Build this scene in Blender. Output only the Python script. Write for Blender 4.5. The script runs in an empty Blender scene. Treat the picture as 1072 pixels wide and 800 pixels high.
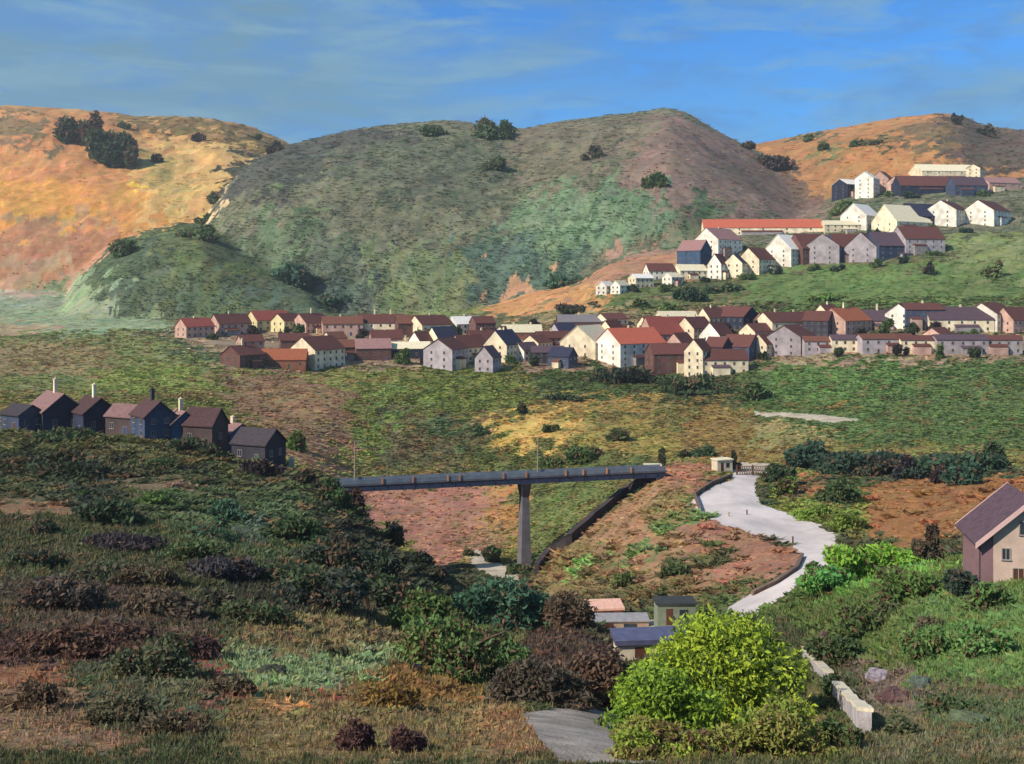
import bpy, math, random
import numpy as np

# ------------------------------------------------------------------ basics
F = 1150.0            # focal length in photo pixels (photo 1072 x 800)
HY = 300.0            # height of the horizon in the photo
CX = 536.0
R = random.Random(7)
RS = np.random.RandomState(11)
scene = bpy.context.scene
COL = scene.collection

def lin(c):
    c = np.asarray(c, float) / 255.0
    return np.where(c <= 0.04045, c / 12.92, ((c + 0.055) / 1.055) ** 2.4)

def tag(o, label=None, cat=None, group=None, kind=None):
    if label: o['label'] = label
    if cat: o['category'] = cat
    if group: o['group'] = group
    if kind: o['kind'] = kind
    return o

def empty(name, loc, rz=0.0):
    o = bpy.data.objects.new(name, None)
    o.empty_display_size = 0.5
    COL.objects.link(o)
    o.location = loc
    o.rotation_euler = (0, 0, rz)
    return o

def np_mesh(name, V, Fq, cols=None, smooth=False):
    """V (n,3); Fq (m,k) equal sized faces; cols (n,3) linear colour per vertex"""
    me = bpy.data.meshes.new(name)
    V = np.ascontiguousarray(V, np.float32); Fq = np.ascontiguousarray(Fq, np.int32)
    n, m, k = len(V), len(Fq), Fq.shape[1]
    me.vertices.add(n); me.vertices.foreach_set('co', V.ravel())
    me.loops.add(m * k); me.loops.foreach_set('vertex_index', Fq.ravel())
    me.polygons.add(m)
    me.polygons.foreach_set('loop_start', np.arange(0, m * k, k, dtype=np.int32))
    if smooth:
        me.polygons.foreach_set('use_smooth', np.ones(m, bool))
    else:
        me.polygons.foreach_set('use_smooth', np.zeros(m, bool))
    me.update(calc_edges=True)
    if cols is not None:
        ca = me.color_attributes.new('tint', 'FLOAT_COLOR', 'POINT')
        c4 = np.ones((n, 4), np.float32); c4[:, :3] = cols
        ca.data.foreach_set('color', c4.ravel())
    return me

def link(name, me, mat, parent=None):
    o = bpy.data.objects.new(name, me)
    COL.objects.link(o)
    if mat is not None: me.materials.append(mat)
    if parent is not None: o.parent = parent
    return o

class MB:
    """collects boxes, prisms and tubes into one mesh"""
    def __init__(s): s.v = []; s.f = []
    def add(s, vs, fs):
        b = len(s.v); s.v += [tuple(p) for p in vs]; s.f += [tuple(b + i for i in q) for q in fs]
    def box(s, x0, x1, y0, y1, z0, z1):
        s.add([(x0,y0,z0),(x1,y0,z0),(x1,y1,z0),(x0,y1,z0),(x0,y0,z1),(x1,y0,z1),(x1,y1,z1),(x0,y1,z1)],
              [(0,3,2,1),(4,5,6,7),(0,1,5,4),(1,2,6,5),(2,3,7,6),(3,0,4,7)])
    def prism(s, poly, y0, y1):
        """poly: (x,z) outline, counter-clockwise seen from -y, swept from y0 to y1"""
        n = len(poly)
        vs = [(x, y0, z) for x, z in poly] + [(x, y1, z) for x, z in poly]
        fs = [tuple(range(n)), tuple(range(2*n-1, n-1, -1))]
        for i in range(n):
            j = (i + 1) % n
            fs.append((i, i + n, j + n, j))
        s.add(vs, fs)
    def tube(s, pts, r, n=8, r2=None):
        pts = [np.array(p, float) for p in pts]; m = len(pts)
        vs = []
        for i, p in enumerate(pts):
            d = pts[min(i+1, m-1)] - pts[max(i-1, 0)]; d /= (np.linalg.norm(d) + 1e-9)
            a = np.cross(d, (0, 0, 1.0))
            if np.linalg.norm(a) < 1e-3: a = np.cross(d, (1.0, 0, 0))
            a /= np.linalg.norm(a); b = np.cross(d, a)
            rr = r if r2 is None else r + (r2 - r) * i / (m - 1)
            for k in range(n):
                t = 2 * math.pi * k / n
                vs.append(p + rr * (math.cos(t) * a + math.sin(t) * b))
        fs = []
        for i in range(m - 1):
            for k in range(n):
                k2 = (k + 1) % n
                fs.append((i*n+k, i*n+k2, (i+1)*n+k2, (i+1)*n+k))
        fs.append(tuple(range(n-1, -1, -1))); fs.append(tuple((m-1)*n + k for k in range(n)))
        s.add(vs, fs)
    def build(s, name, mat, parent=None, loc=None, rz=None, bevel=0.0):
        me = bpy.data.meshes.new(name)
        me.from_pydata([tuple(map(float, p)) for p in s.v], [], s.f)
        me.update()
        o = link(name, me, mat, parent)
        if loc is not None: o.location = loc
        if rz is not None: o.rotation_euler = (0, 0, rz)
        if bevel:
            md = o.modifiers.new('bev', 'BEVEL'); md.width = bevel; md.segments = 2
        return o

# ------------------------------------------------------------------ noise
_perm = np.random.RandomState(3).permutation(4096).astype(np.int64)
_val = np.random.RandomState(4).rand(4096)
def _h(ix, iy, seed):
    return _val[_perm[(ix + _perm[(iy + seed * 131) & 4095]) & 4095]]
def noise2(x, y, seed=0):
    ix = np.floor(x).astype(np.int64); iy = np.floor(y).astype(np.int64)
    fx = x - ix; fy = y - iy
    fx = fx * fx * (3 - 2 * fx); fy = fy * fy * (3 - 2 * fy)
    a = _h(ix, iy, seed); b = _h(ix + 1, iy, seed); c = _h(ix, iy + 1, seed); d = _h(ix + 1, iy + 1, seed)
    return (a + (b - a) * fx) * (1 - fy) + (c + (d - c) * fx) * fy - 0.5
def fbm(x, y, oct=4, seed=0):
    s = 0; a = 1.0; t = 0
    for i in range(oct):
        s = s + a * noise2(x * 2 ** i + 17.3 * i, y * 2 ** i + 9.1 * i, seed + i); t += a; a *= 0.5
    return s / t * 2

def pchip(xk, yk, x):
    """monotone cubic along axis 0 of yk (k, m) evaluated at x -> (len(x), m)"""
    xk = np.asarray(xk, float); yk = np.asarray(yk, float)
    if yk.ndim == 1: yk = yk[:, None]
    h = np.diff(xk)[:, None]; dl = np.diff(yk, axis=0) / h
    d = np.zeros_like(yk)
    w1 = 2 * h[1:] + h[:-1]; w2 = h[1:] + 2 * h[:-1]
    ok = dl[:-1] * dl[1:] > 0
    with np.errstate(divide='ignore', invalid='ignore'):
        hm = (w1 + w2) / (w1 / dl[:-1] + w2 / dl[1:])
    d[1:-1] = np.where(ok, hm, 0); d[0] = dl[0]; d[-1] = dl[-1]
    x = np.clip(np.asarray(x, float), xk[0], xk[-1])
    i = np.clip(np.searchsorted(xk, x, side='right') - 1, 0, len(xk) - 2)
    hh = h[i]; t = ((x - xk[i])[:, None]) / hh
    return ((1 + 2*t) * (1-t)**2 * yk[i] + t * (1-t)**2 * hh * d[i] + t*t*(3-2*t) * yk[i+1] + t*t*(t-1) * hh * d[i+1])

# ------------------------------------------------------------------ materials
_mats = {}
def nodes_mat(name):
    m = bpy.data.materials.new(name); m.use_nodes = True
    nt = m.node_tree; bs = nt.nodes['Principled BSDF']
    return m, nt, bs
def surf(name, rgb, rough=0.85, var=0.25, scale=1.2, bump=0.3, spec=0.2, metal=0.0):
    """painted / plastered / tiled surface: base colour broken by two scales of noise, worn bump"""
    key = (name,)
    if key in _mats: return _mats[key]
    m, nt, bs = nodes_mat(name)
    base = lin(rgb)
    tc = nt.nodes.new('ShaderNodeTexCoord')
    oi = nt.nodes.new('ShaderNodeObjectInfo')
    n1 = nt.nodes.new('ShaderNodeTexNoise'); n1.inputs['Scale'].default_value = scale; n1.inputs['Detail'].default_value = 6
    nt.links.new(tc.outputs['Object'], n1.inputs['Vector'])
    n2 = nt.nodes.new('ShaderNodeTexNoise'); n2.inputs['Scale'].default_value = scale * 9; n2.inputs['Detail'].default_value = 3
    nt.links.new(tc.outputs['Object'], n2.inputs['Vector'])
    mx = nt.nodes.new('ShaderNodeMix'); mx.data_type = 'RGBA'
    mx.inputs[6].default_value = (*np.clip(base * (1 - var), 0, 1), 1)
    mx.inputs[7].default_value = (*np.clip(base * (1 + var), 0, 1), 1)
    ad = nt.nodes.new('ShaderNodeMath'); ad.operation = 'MULTIPLY_ADD'
    nt.links.new(n2.outputs[0], ad.inputs[0]); ad.inputs[1].default_value = 0.6
    mr = nt.nodes.new('ShaderNodeMapRange'); mr.inputs[1].default_value = 0.3; mr.inputs[2].default_value = 0.7
    mr.inputs[3].default_value = -0.3; mr.inputs[4].default_value = 0.7
    nt.links.new(n1.outputs[0], mr.inputs[0]); nt.links.new(mr.outputs[0], ad.inputs[2])
    nt.links.new(ad.outputs[0], mx.inputs[0])
    hs = nt.nodes.new('ShaderNodeHueSaturation')
    vr = nt.nodes.new('ShaderNodeMapRange'); vr.inputs[3].default_value = 0.85; vr.inputs[4].default_value = 1.12
    nt.links.new(oi.outputs['Random'], vr.inputs[0]); nt.links.new(vr.outputs[0], hs.inputs['Value'])
    nt.links.new(mx.outputs[2], hs.inputs['Color']); nt.links.new(hs.outputs[0], bs.inputs['Base Color'])
    bs.inputs['Roughness'].default_value = rough; bs.inputs['Specular IOR Level'].default_value = spec
    bs.inputs['Metallic'].default_value = metal
    if bump:
        bp = nt.nodes.new('ShaderNodeBump'); bp.inputs['Strength'].default_value = bump; bp.inputs['Distance'].default_value = 0.08
        nt.links.new(n2.outputs[0], bp.inputs['Height']); nt.links.new(bp.outputs[0], bs.inputs['Normal'])
    _mats[key] = m
    return m

def tint_mat(name, translucent=0.0, rough=0.9, nscale=None, nvar=0.25, bump=0.0, bscale=2.0):
    """colour from the mesh's own 'tint' attribute (land cover / leaf kinds), broken by noise in metres"""
    m, nt, bs = nodes_mat(name)
    at = nt.nodes.new('ShaderNodeAttribute'); at.attribute_name = 'tint'
    col = at.outputs['Color']
    geo = nt.nodes.new('ShaderNodeNewGeometry')
    if nscale:
        for sc, v in nscale:
            n1 = nt.nodes.new('ShaderNodeTexNoise'); n1.inputs['Scale'].default_value = sc; n1.inputs['Detail'].default_value = 5
            n1.inputs['Roughness'].default_value = 0.65
            nt.links.new(geo.outputs['Position'], n1.inputs['Vector'])
            mr = nt.nodes.new('ShaderNodeMapRange'); mr.inputs[1].default_value = 0.3; mr.inputs[2].default_value = 0.7
            mr.inputs[3].default_value = 1 - v; mr.inputs[4].default_value = 1 + v
            nt.links.new(n1.outputs[0], mr.inputs[0])
            mm = nt.nodes.new('ShaderNodeMix'); mm.data_type = 'RGBA'; mm.blend_type = 'MULTIPLY'; mm.inputs[0].default_value = 1
            nt.links.new(col, mm.inputs[6]); nt.links.new(mr.outputs[0], mm.inputs[7]); col = mm.outputs[2]
    nt.links.new(col, bs.inputs['Base Color'])
    bs.inputs['Roughness'].default_value = rough; bs.inputs['Specular IOR Level'].default_value = 0.12
    if bump:
        n3 = nt.nodes.new('ShaderNodeTexNoise'); n3.inputs['Scale'].default_value = bscale; n3.inputs['Detail'].default_value = 6
        nt.links.new(geo.outputs['Position'], n3.inputs['Vector'])
        bp = nt.nodes.new('ShaderNodeBump'); bp.inputs['Strength'].default_value = bump; bp.inputs['Distance'].default_value = 0.5
        nt.links.new(n3.outputs[0], bp.inputs['Height']); nt.links.new(bp.outputs[0], bs.inputs['Normal'])
    if translucent:
        tr = nt.nodes.new('ShaderNodeBsdfTranslucent'); nt.links.new(col, tr.inputs['Color'])
        ms = nt.nodes.new('ShaderNodeMixShader'); ms.inputs[0].default_value = translucent
        nt.links.new(bs.outputs[0], ms.inputs[1]); nt.links.new(tr.outputs[0], ms.inputs[2])
        nt.links.new(ms.outputs[0], nt.nodes['Material Output'].inputs['Surface'])
    return m
# ------------------------------------------------------------------ terrain heights
KN = [0, 20, 45, 70, 90, 115, 140, 170, 200, 240, 280, 330, 380, 440, 520, 600, 660, 720, 780, 850, 920, 1100]
#       45   70   90   115  140  170  200  240  280  330  380  440  520  600  660  720  780  850  920 1100
CP = {
 -150: [780, 680, 630, 580, 540, 505, 475, 445, 450, 425, 405, 390, 372, 355, 345, 335, 325, 315, 305, 292],
  22:  [780, 690, 640, 590, 550, 515, 487, 452, 458, 432, 410, 392, 374, 357, 346, 336, 326, 314, 304, 292],
 100:  [780, 695, 645, 595, 556, 520, 492, 457, 463, 440, 415, 393, 370, 354, 344, 336, 329, 320, 312, 300],
 180:  [780, 700, 650, 600, 562, 527, 498, 462, 475, 455, 427, 395, 370, 353, 342, 336, 332, 330, 328, 322],
 260:  [780, 706, 658, 610, 572, 536, 507, 482, 495, 475, 445, 405, 376, 353, 340, 334, 331, 330, 328, 322],
 330:  [780, 712, 668, 622, 585, 545, 512, 505, 520, 495, 462, 412, 384, 355, 340, 334, 331, 330, 328, 322],
 390:  [780, 722, 680, 640, 605, 570, 550, 600, 575, 530, 485, 425, 388, 357, 340, 334, 331, 330, 328, 322],
 450:  [780, 735, 700, 665, 632, 606, 622, 612, 580, 533, 483, 428, 390, 358, 340, 333, 330, 328, 326, 320],
 500:  [780, 745, 715, 685, 660, 648, 637, 613, 582, 535, 483, 430, 391, 358, 338, 328, 324, 322, 320, 316],
 545:  [780, 745, 715, 690, 670, 652, 636, 612, 580, 532, 478, 430, 392, 357, 335, 320, 312, 308, 306, 304],
 600:  [785, 750, 722, 695, 665, 638, 612, 575, 548, 515, 470, 428, 393, 350, 324, 306, 298, 292, 290, 288],
 650:  [790, 760, 735, 710, 680, 640, 600, 552, 518, 495, 463, 428, 394, 345, 312, 290, 274, 266, 262, 262],
 700:  [790, 760, 735, 705, 672, 632, 585, 534, 493, 482, 460, 430, 394, 342, 310, 290, 270, 256, 250, 252],
 760:  [790, 765, 740, 705, 662, 625, 580, 532, 498, 480, 456, 428, 390, 342, 308, 288, 266, 246, 238, 238],
 830:  [790, 755, 725, 690, 650, 608, 575, 538, 503, 470, 447, 420, 382, 340, 308, 284, 262, 243, 234, 226],
 890:  [785, 745, 705, 660, 622, 592, 568, 532, 500, 468, 440, 412, 376, 338, 306, 280, 260, 238, 218, 204],
 960:  [780, 730, 680, 630, 600, 578, 557, 522, 497, 465, 436, 407, 373, 335, 300, 272, 250, 234, 210, 195],
 1050: [780, 715, 660, 612, 590, 567, 542, 512, 490, 461, 431, 402, 371, 335, 299, 269, 248, 232, 206, 190],
 1250: [770, 690, 630, 590, 565, 540, 518, 490, 470, 450, 425, 398, 368, 333, 298, 268, 246, 230, 204, 188],
}
cpx = sorted(CP)
dense = np.linspace(-230, 1345, 1500)
PX = np.concatenate([-230 - np.geomspace(1500, 14, 24), dense, 1345 + np.geomspace(14, 1500, 24)])
YY = np.concatenate([np.geomspace(6, 25, 30)[:-1], np.geomspace(25, 2400, 1340), np.geomspace(2480, 9000, 20)])
nr, nc = len(YY), len(PX)
cols_z = []
for p in cpx:
    zz = [-2.0, -13.0] + [(HY - py) / F * y for y, py in zip(KN[2:], CP[p])]
    zl = zz[-1]
    cols_z.append(pchip(KN + [1500, 2600, 16000], zz + [zl * 0.95, zl * 0.8 , -60], YY)[:, 0])
ZB = pchip(cpx, np.array(cols_z), PX).T            # nr, nc
PXg, Yg = np.meshgrid(PX, YY)
Xg = (PXg - CX) / F * Yg

def hill(crest, Yc, Yf, back, zfoot=-20.0, power=0.8, rel=None):
    """ridge whose crest line passes through the given (px,py) at depth Yc; foot at Yf"""
    cp = np.array(crest, float)
    dn = np.linspace(-420, 1520, 3200); dv = np.interp(dn, cp[:, 0], cp[:, 1]); kr = np.hanning(37); dv = np.convolve(np.pad(dv, 18, 'edge'), kr / kr.sum(), 'valid')
    line = np.interp(PX, dn, dv)
    zc = (HY - line) / F * Yc
    t = (YY - Yf) / (Yc - Yf)
    s = np.where(t < 1, np.sin(math.pi / 2 * np.clip(t, 0, 1) ** power), np.cos(np.clip((YY - Yc) / back, 0, 1) * math.pi) * 0.5 + 0.5)
    s = np.where(t < 0, 0.0, s)
    z = zfoot + (zc[None, :] - zfoot) * s[:, None]
    # the visible crest of a rounded ridge lies a little before its top: rescale so that it is where it should be
    peak = (z / YY[:, None] * F)[t > 0].max(axis=0)
    want = HY - line
    k = np.where(want > 5, want / np.maximum(peak, 1), 1.0)
    z = np.where(z > 0, z * np.clip(k, 0.6, 1.2)[None, :], z)
    z[t < 0] = -400
    return z, s

def smax(a, b, k):
    h = np.clip(0.5 + 0.5 * (a - b) / k, 0, 1)
    return b + (a - b) * h + k * h * (1 - h)

LOW = 420
h_fore, s1 = hill([(-400, 330), (60, 322), (78, 290), (95, 272), (115, 255), (150, 241), (185, 233), (212, 235), (240, 250), (262, 262), (290, 276), (325, 296), (350, 330), (1400, 420)], 980, 740, 260, -24)
h_mid, s2 = hill([(-400, 420), (120, 350), (170, 285), (205, 232), (232, 196), (262, 168), (300, 152), (345, 140), (395, 133), (435, 130), (480, 128), (520, 133), (545, 137), (590, 128), (640, 121), (672, 118), (700, 113), (722, 119), (745, 134), (790, 158), (830, 184), (870, 212), (900, 240), (960, 290), (1050, 340), (1500, 420)], 1500, 800, 500, -24, 0.72)
h_left, s3 = hill([(-400, 105), (-100, 112), (22, 117), (60, 120), (100, 122), (150, 126), (190, 126), (240, 134), (285, 145), (330, 160), (400, 200), (600, 330), (1500, 420)], 2050, 900, 400, -10, 0.85)
h_right, s4 = hill([(-400, 420), (560, 330), (700, 200), (765, 158), (800, 150), (850, 139), (900, 131), (950, 124), (985, 120), (1010, 124), (1030, 134), (1060, 138), (1200, 150), (1500, 220)], 1750, 950, 500, 30, 0.8)
rg = 1 - np.abs(fbm(Xg / 330 + Yg / 900, Yg / 420, 4, 21))           # ridged gullies
def rough(h, s, amp, seed):
    g = fbm(Xg / 210, Yg / 260, 4, seed) * 0.6 + (rg - 0.75) * 0.9
    e = fbm(Xg / 26, Yg / 34, 3, seed + 7)
    k = np.clip(s, 0, 1); kk = np.sin(np.clip(k, 0, 1) * math.pi) ** 0.7
    return h + (g * amp * kk + e * amp * 0.09 * (0.3 + kk)[...]).astype(float) if False else h + g * amp * kk[:, None] + e * amp * 0.09 * (0.35 + kk)[:, None]
h_fore = rough(h_fore, s1, 10, 40)
h_mid = rough(h_mid, s2, 24, 50)
h_left = rough(h_left, s3, 40, 60)
h_right = rough(h_right, s4, 16, 70)
# big folds of the left hill: a lit spur with a dark gully
Z = ZB.copy()
damp = np.clip(Yg / 100, 0.25, 1.0)
Z += fbm(Xg / 55, Yg / 60, 4, 5) * np.clip(Yg * 0.006, 0, 2.6) * np.clip(1.6 - Yg / 900, 0.25, 1)
Z += fbm(Xg / 9, Yg / 11, 3, 9) * np.clip(Yg * 0.0018, 0.12, 0.5)
for hh, kk in ((h_left, 8), (h_right, 8), (h_mid, 6), (h_fore, 4)):
    Z = smax(Z, np.where(YY[:, None] > 620, hh, -200), kk)
far = np.clip((Yg - 2600) / 4000, 0, 1)
PYg = HY - Z * F / Yg

def G(px, py, Y0=0.0, Y1=2600.0):
    """world point of the ground seen at photo position (px,py), searching depths Y0..Y1"""
    c = np.clip(np.interp(px, PX, np.arange(nc)), 0, nc - 1.001); i = int(c); a = c - i
    r0 = int(np.searchsorted(YY, Y0)); r1 = int(np.searchsorted(YY, Y1))
    zz = Z[r0:r1, i] * (1 - a) + Z[r0:r1, i + 1] * a
    pp = HY - zz * F / YY[r0:r1]
    k = np.nonzero(pp <= py)[0]
    if len(k) == 0: k = int(np.argmin(pp)); y = YY[r0 + k]; z = zz[k]
    else:
        k = int(k[0])
        if k == 0: y = YY[r0]; z = zz[0]
        else:
            t = (pp[k-1] - py) / max(pp[k-1] - pp[k], 1e-6)
            y = YY[r0+k-1] + t * (YY[r0+k] - YY[r0+k-1]); z = zz[k-1] + t * (zz[k] - zz[k-1])
    return ((px - CX) / F * y, float(y), float(z))
def ground_z(x, y):
    y = min(max(y, YY[0]), YY[-2]); px = x / y * F + CX
    c = np.clip(np.interp(px, PX, np.arange(nc)), 0, nc - 1.001); i = int(c); a = c - i
    r = np.interp(y, YY, np.arange(nr)); j = int(min(r, nr - 2)); b = r - j
    return float((Z[j, i]*(1-a)+Z[j, i+1]*a)*(1-b) + (Z[j+1, i]*(1-a)+Z[j+1, i+1]*a)*b)

# ------------------------------------------------------------------ land cover (map of soils and plants on the ground plan)
LY = np.log(Yg)
def inside(poly, x, y):
    poly = np.asarray(poly); n = len(poly); r = np.zeros(x.shape, bool); j = n - 1
    for i in range(n):
        xi, yi = poly[i]; xj, yj = poly[j]
        if yi != yj:
            c = ((yi > y) != (yj > y)) & (x < (xj - xi) * (y - yi) / (yj - yi) + xi)
            r ^= c
        j = i
    return r
def plan(poly, Y0, Y1):
    poly = [(-226 if p[0] <= 30 else 1340 if p[0] >= 1040 else p[0], p[1]) for p in poly]
    out = []; n = len(poly)
    for i in range(n):
        a = poly[i]; b = poly[(i + 1) % n]
        m = max(1, int(math.hypot(b[0]-a[0], b[1]-a[1]) / 6))
        for k in range(m):
            px = a[0] + (b[0]-a[0]) * k / m; py = a[1] + (b[1]-a[1]) * k / m
            g = G(px, py, Y0, Y1); out.append((px, math.log(g[1])))
    return out
# patch edges follow clumps of plants: jittered cells, elongated, turned by a slow noise
PYs = np.minimum(PYg, 2000)
ang = noise2(Xg / (0.12 * Yg + 1), LY * 9, 81) * 3.0
def cells(sx, sy, seed):
    """random value and centre offset of jittered elongated clumps"""
    a = PXg; b = LY * 480.0
    wa = a + 7 * noise2(a / 9, b / 9, seed + 3); wb = b + 7 * noise2(a / 9 + 50, b / 9, seed + 4)
    ca = np.cos(ang); sa = np.sin(ang)
    u = (wa * 0.93 + wb * 0.35) / sx; v = (wb * 0.93 - wa * 0.35) / sy
    iu = np.floor(u + noise2(v * 0.7, u * 0.3, seed + 5) * 0.9).astype(np.int64); iv = np.floor(v + noise2(u * 0.9, v * 0.2, seed + 6) * 1.2).astype(np.int64)
    return _h(iu, iv, seed), _h(iu + 911, iv + 77, seed + 1)
cA, cA2 = cells(17, 7, 101)
cB, cB2 = cells(7, 3.2, 111)
def tail(v): return (v - .5) + 5.0 * (v - .5) ** 3
wp = PXg + tail(cA) * 17 + tail(cB) * 9 + noise2(PXg / 14, LY * 60, 33) * 8
wl = LY + (tail(cA2) * 10 + tail(cB2) * 5 + noise2(PXg / 12, LY * 60, 35) * 5) / 480.0 * 1.6

TINT = np.zeros((nr, nc, 3)); GRASS = np.ones((nr, nc))          # GRASS: how thickly plants stand there
def setbase(m, a, b):
    t = np.clip(cA * 0.6 + cB * 0.5 - 0.05 + fbm(PXg / 60, LY * 14, 3, 91) * 0.35, 0, 1)[..., None]
    c = lin(a) * (1 - t) + lin(b) * t
    TINT[m] = c[m]
def patch(poly, a, b=None, Y0=0, Y1=2600, g=1.0, k=1.0, hard=False):
    """k: share of the clumps inside the outline that belong to the patch"""
    pl = plan(poly, Y0, Y1)
    xs = [p[0] for p in pl]; ys = [p[1] for p in pl]
    i0, i1 = np.searchsorted(PX, [min(xs) - 16, max(xs) + 16]); j0, j1 = np.searchsorted(YY, [math.exp(min(ys) - .06), math.exp(max(ys) + .06)])
    if i1 <= i0 or j1 <= j0: return
    sl = (slice(j0, j1), slice(i0, i1))
    m = inside(pl, (PXg if hard else wp)[sl], (LY if hard else wl)[sl])
    if k < 1: m &= (cA2[sl] * 0.55 + cB[sl] * 0.45) < (0.5 + (k - 0.5) * 0.9)
    b = b or a
    t = np.clip(cA[sl] * 0.6 + cB[sl] * 0.55 - 0.07, 0, 1)[..., None]
    c = lin(a) * (1 - t) + lin(b) * t
    T = TINT[sl]; T[m] = c[m]; TINT[sl] = T
    Q = GRASS[sl]; Q[m] = g; GRASS[sl] = Q
    return sl, m
ALL = np.ones_like(Yg, bool)
setbase(ALL, (84, 92, 58), (104, 100, 66))
setbase(Yg < 270, (68, 78, 50), (84, 82, 58))  # near left slope's shade is put into this dark scrub base
setbase((Yg >= 270) & (Yg < 520), (112, 120, 58), (122, 106, 66))
setbase((Yg >= 520) & (Yg < 700), (100, 104, 64), (92, 88, 66))
isleft = (h_left > h_mid) & (h_left > h_fore) & (h_left > ZB) & (Yg > 800)
isright = (h_right > h_mid) & (h_right > ZB) & (Yg > 900)
isfore = (h_fore >= h_mid) & (h_fore >= ZB - 2) & (Yg > 640) & (Yg < 1300) & (PXg < 380)
ismid = ~isleft & ~isright & ~isfore & (Yg > 800)
setbase(ismid, (98, 104, 72), (112, 110, 80))
setbase(isfore, (80, 96, 64), (96, 104, 66))
setbase(isleft, (198, 160, 104), (178, 138, 84))
setbase(isright, (172, 122, 70), (146, 104, 60))
setbase(Yg > 2500, (96, 104, 80), (104, 100, 80))
GRASS[isleft] = 0.1; GRASS[isright] = 0.12; GRASS[ismid | isfore] = 0.9

# --- left ochre hill
A = 900; B = 2300
patch([(15,112),(110,118),(160,190),(150,245),(15,260)], (204,150,96), (190,128,78), A, B, .05)
patch([(30,165),(110,190),(150,215),(150,240),(60,250),(20,235)], (214,160,62), (206,142,70), A, B, .03)
patch([(95,190),(150,195),(175,240),(110,238)], (208,156,66), (190,130,84), A, B, .03)
patch([(22,236),(110,226),(128,250),(60,270),(15,272)], (190,158,118), (176,134,98), A, B, .03)
patch([(15,258),(115,235),(120,262),(75,290),(15,300)], (180,128,94), (166,118,92), 700, B, .03)
patch([(150,150),(300,150),(215,232),(150,232),(140,195)], (214,176,112), (196,162,98), A, B, .05)
patch([(150,160),(180,165),(205,190),(180,225),(160,215)], (168,150,92), (186,160,98), A, B, .1)
patch([(140,195),(150,195),(152,200),(140,202)], (236,190,40), None, A, B, 0)
patch([(118,118),(210,125),(300,145),(300,158),(200,148),(120,136)], (120,112,66), (150,120,76), A, B, .5, .75)
patch([(22,120),(45,122),(52,160),(34,150)], (120,112,84), (150,122,86), A, B, .3)
# --- middle hill
A = 800; B = 1700
patch([(240,170),(330,140),(420,132),(470,150),(380,175),(280,200),(230,215)], (84,84,72), (72,76,66), A, B, .8)
patch([(330,160),(470,140),(540,160),(520,220),(400,215)], (84,94,68), (98,100,74), A, B, .9)
patch([(530,135),(600,128),(700,118),(690,150),(640,185),(530,190)], (122,110,80), (104,98,74), A, B, .5)
patch([(690,118),(745,132),(800,165),(870,212),(860,235),(740,215),(680,195),(640,190)], (132,104,86), (118,94,80), A, B, .3)
patch([(740,150),(800,165),(868,212),(850,222),(770,196)], (112,88,70), (100,82,70), A, B, .3)
patch([(610,150),(640,145),(660,190),(630,200)], (96,98,72), (108,96,76), A, B, .5)
patch([(545,210),(640,190),(690,200),(745,225),(700,250),(620,262),(560,290),(510,270)], (92,124,84), (106,128,88), A, B, .8)
patch([(700,205),(760,220),(740,240),(690,235)], (82,112,70), (90,104,70), A, B, .8, .8)
patch([(480,250),(560,262),(620,268),(600,305),(480,305)], (82,108,86), (74,100,84), A, B, .9)
patch([(250,230),(340,225),(360,262),(320,290),(260,262)], (98,124,76), (84,104,72), A, B, .8)
patch([(370,250),(470,255),(500,300),(470,325),(380,328)], (122,132,78), (98,114,74), A, B, .8)
patch([(310,250),(390,250),(390,290),(320,295)], (78,92,74), (90,100,72), A, B, .9)
patch([(280,290),(400,300),(400,330),(280,330)], (76,96,84), (84,100,78), 700, B, .9)
patch([(400,305),(500,315),(495,332),(390,332)], (128,140,72), (100,116,70), 640, B, .8)
# --- the hill in front of it on the left
A = 650; B = 1250
patch([(85,285),(130,250),(170,245),(170,290),(120,318)], (72,88,66), (82,96,68), A, B, .9)
patch([(170,245),(215,235),(262,262),(262,300),(200,300)], (96,104,64), (84,98,62), A, B, .9)
patch([(195,232),(245,250),(300,285),(330,300),(280,300),(230,270)], (72,86,58), (80,94,60), A, B, .9)
patch([(150,290),(330,300),(340,330),(180,330),(120,318)], (86,98,66), (80,98,82), A, B, .9)
# --- pale slope and path at left foot
A = 560; B = 1250
patch([(10,292),(80,290),(140,322),(190,345),(60,352),(10,350)], (118,146,112), (132,140,108), A, B, .25)
patch([(15,295),(78,272),(92,284),(40,310),(15,318)], (186,152,126), (158,134,112), 560, 1500, .05)
patch([(22,335),(60,338),(40,355),(15,355)], (160,134,108), (140,130,100), A, B, .2)
# --- fields left middle
A = 255; B = 700
patch([(10,348),(240,350),(240,395),(180,412),(10,412)], (122,126,76), (108,118,70), A, B, .4)
patch([(10,355),(110,360),(110,392),(10,398)], (134,118,80), (122,112,76), A, B, .3)
patch([(90,392),(170,378),(235,392),(200,412),(90,414)], (128,138,66), (108,124,62), A, B, .6)
patch([(180,350),(245,352),(240,385),(190,372)], (92,104,70), (84,96,70), A, B, .6)
patch([(225,395),(300,385),(380,400),(375,440),(350,498),(290,480),(245,430)], (136,100,76), (122,106,74), A, B, .3)
patch([(320,385),(420,388),(430,405),(330,405)], (128,130,66), (110,116,60), A, B, .5)
patch([(370,400),(450,395),(440,440),(385,492),(360,485)], (98,122,58), (120,118,62), A, B, .7)
patch([(430,385),(545,378),(560,425),(430,440)], (112,122,54), (98,108,54), A, B, .8)
patch([(545,375),(640,378),(700,400),(660,420),(560,412)], (84,100,52), (72,84,50), A, B, .9)
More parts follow.
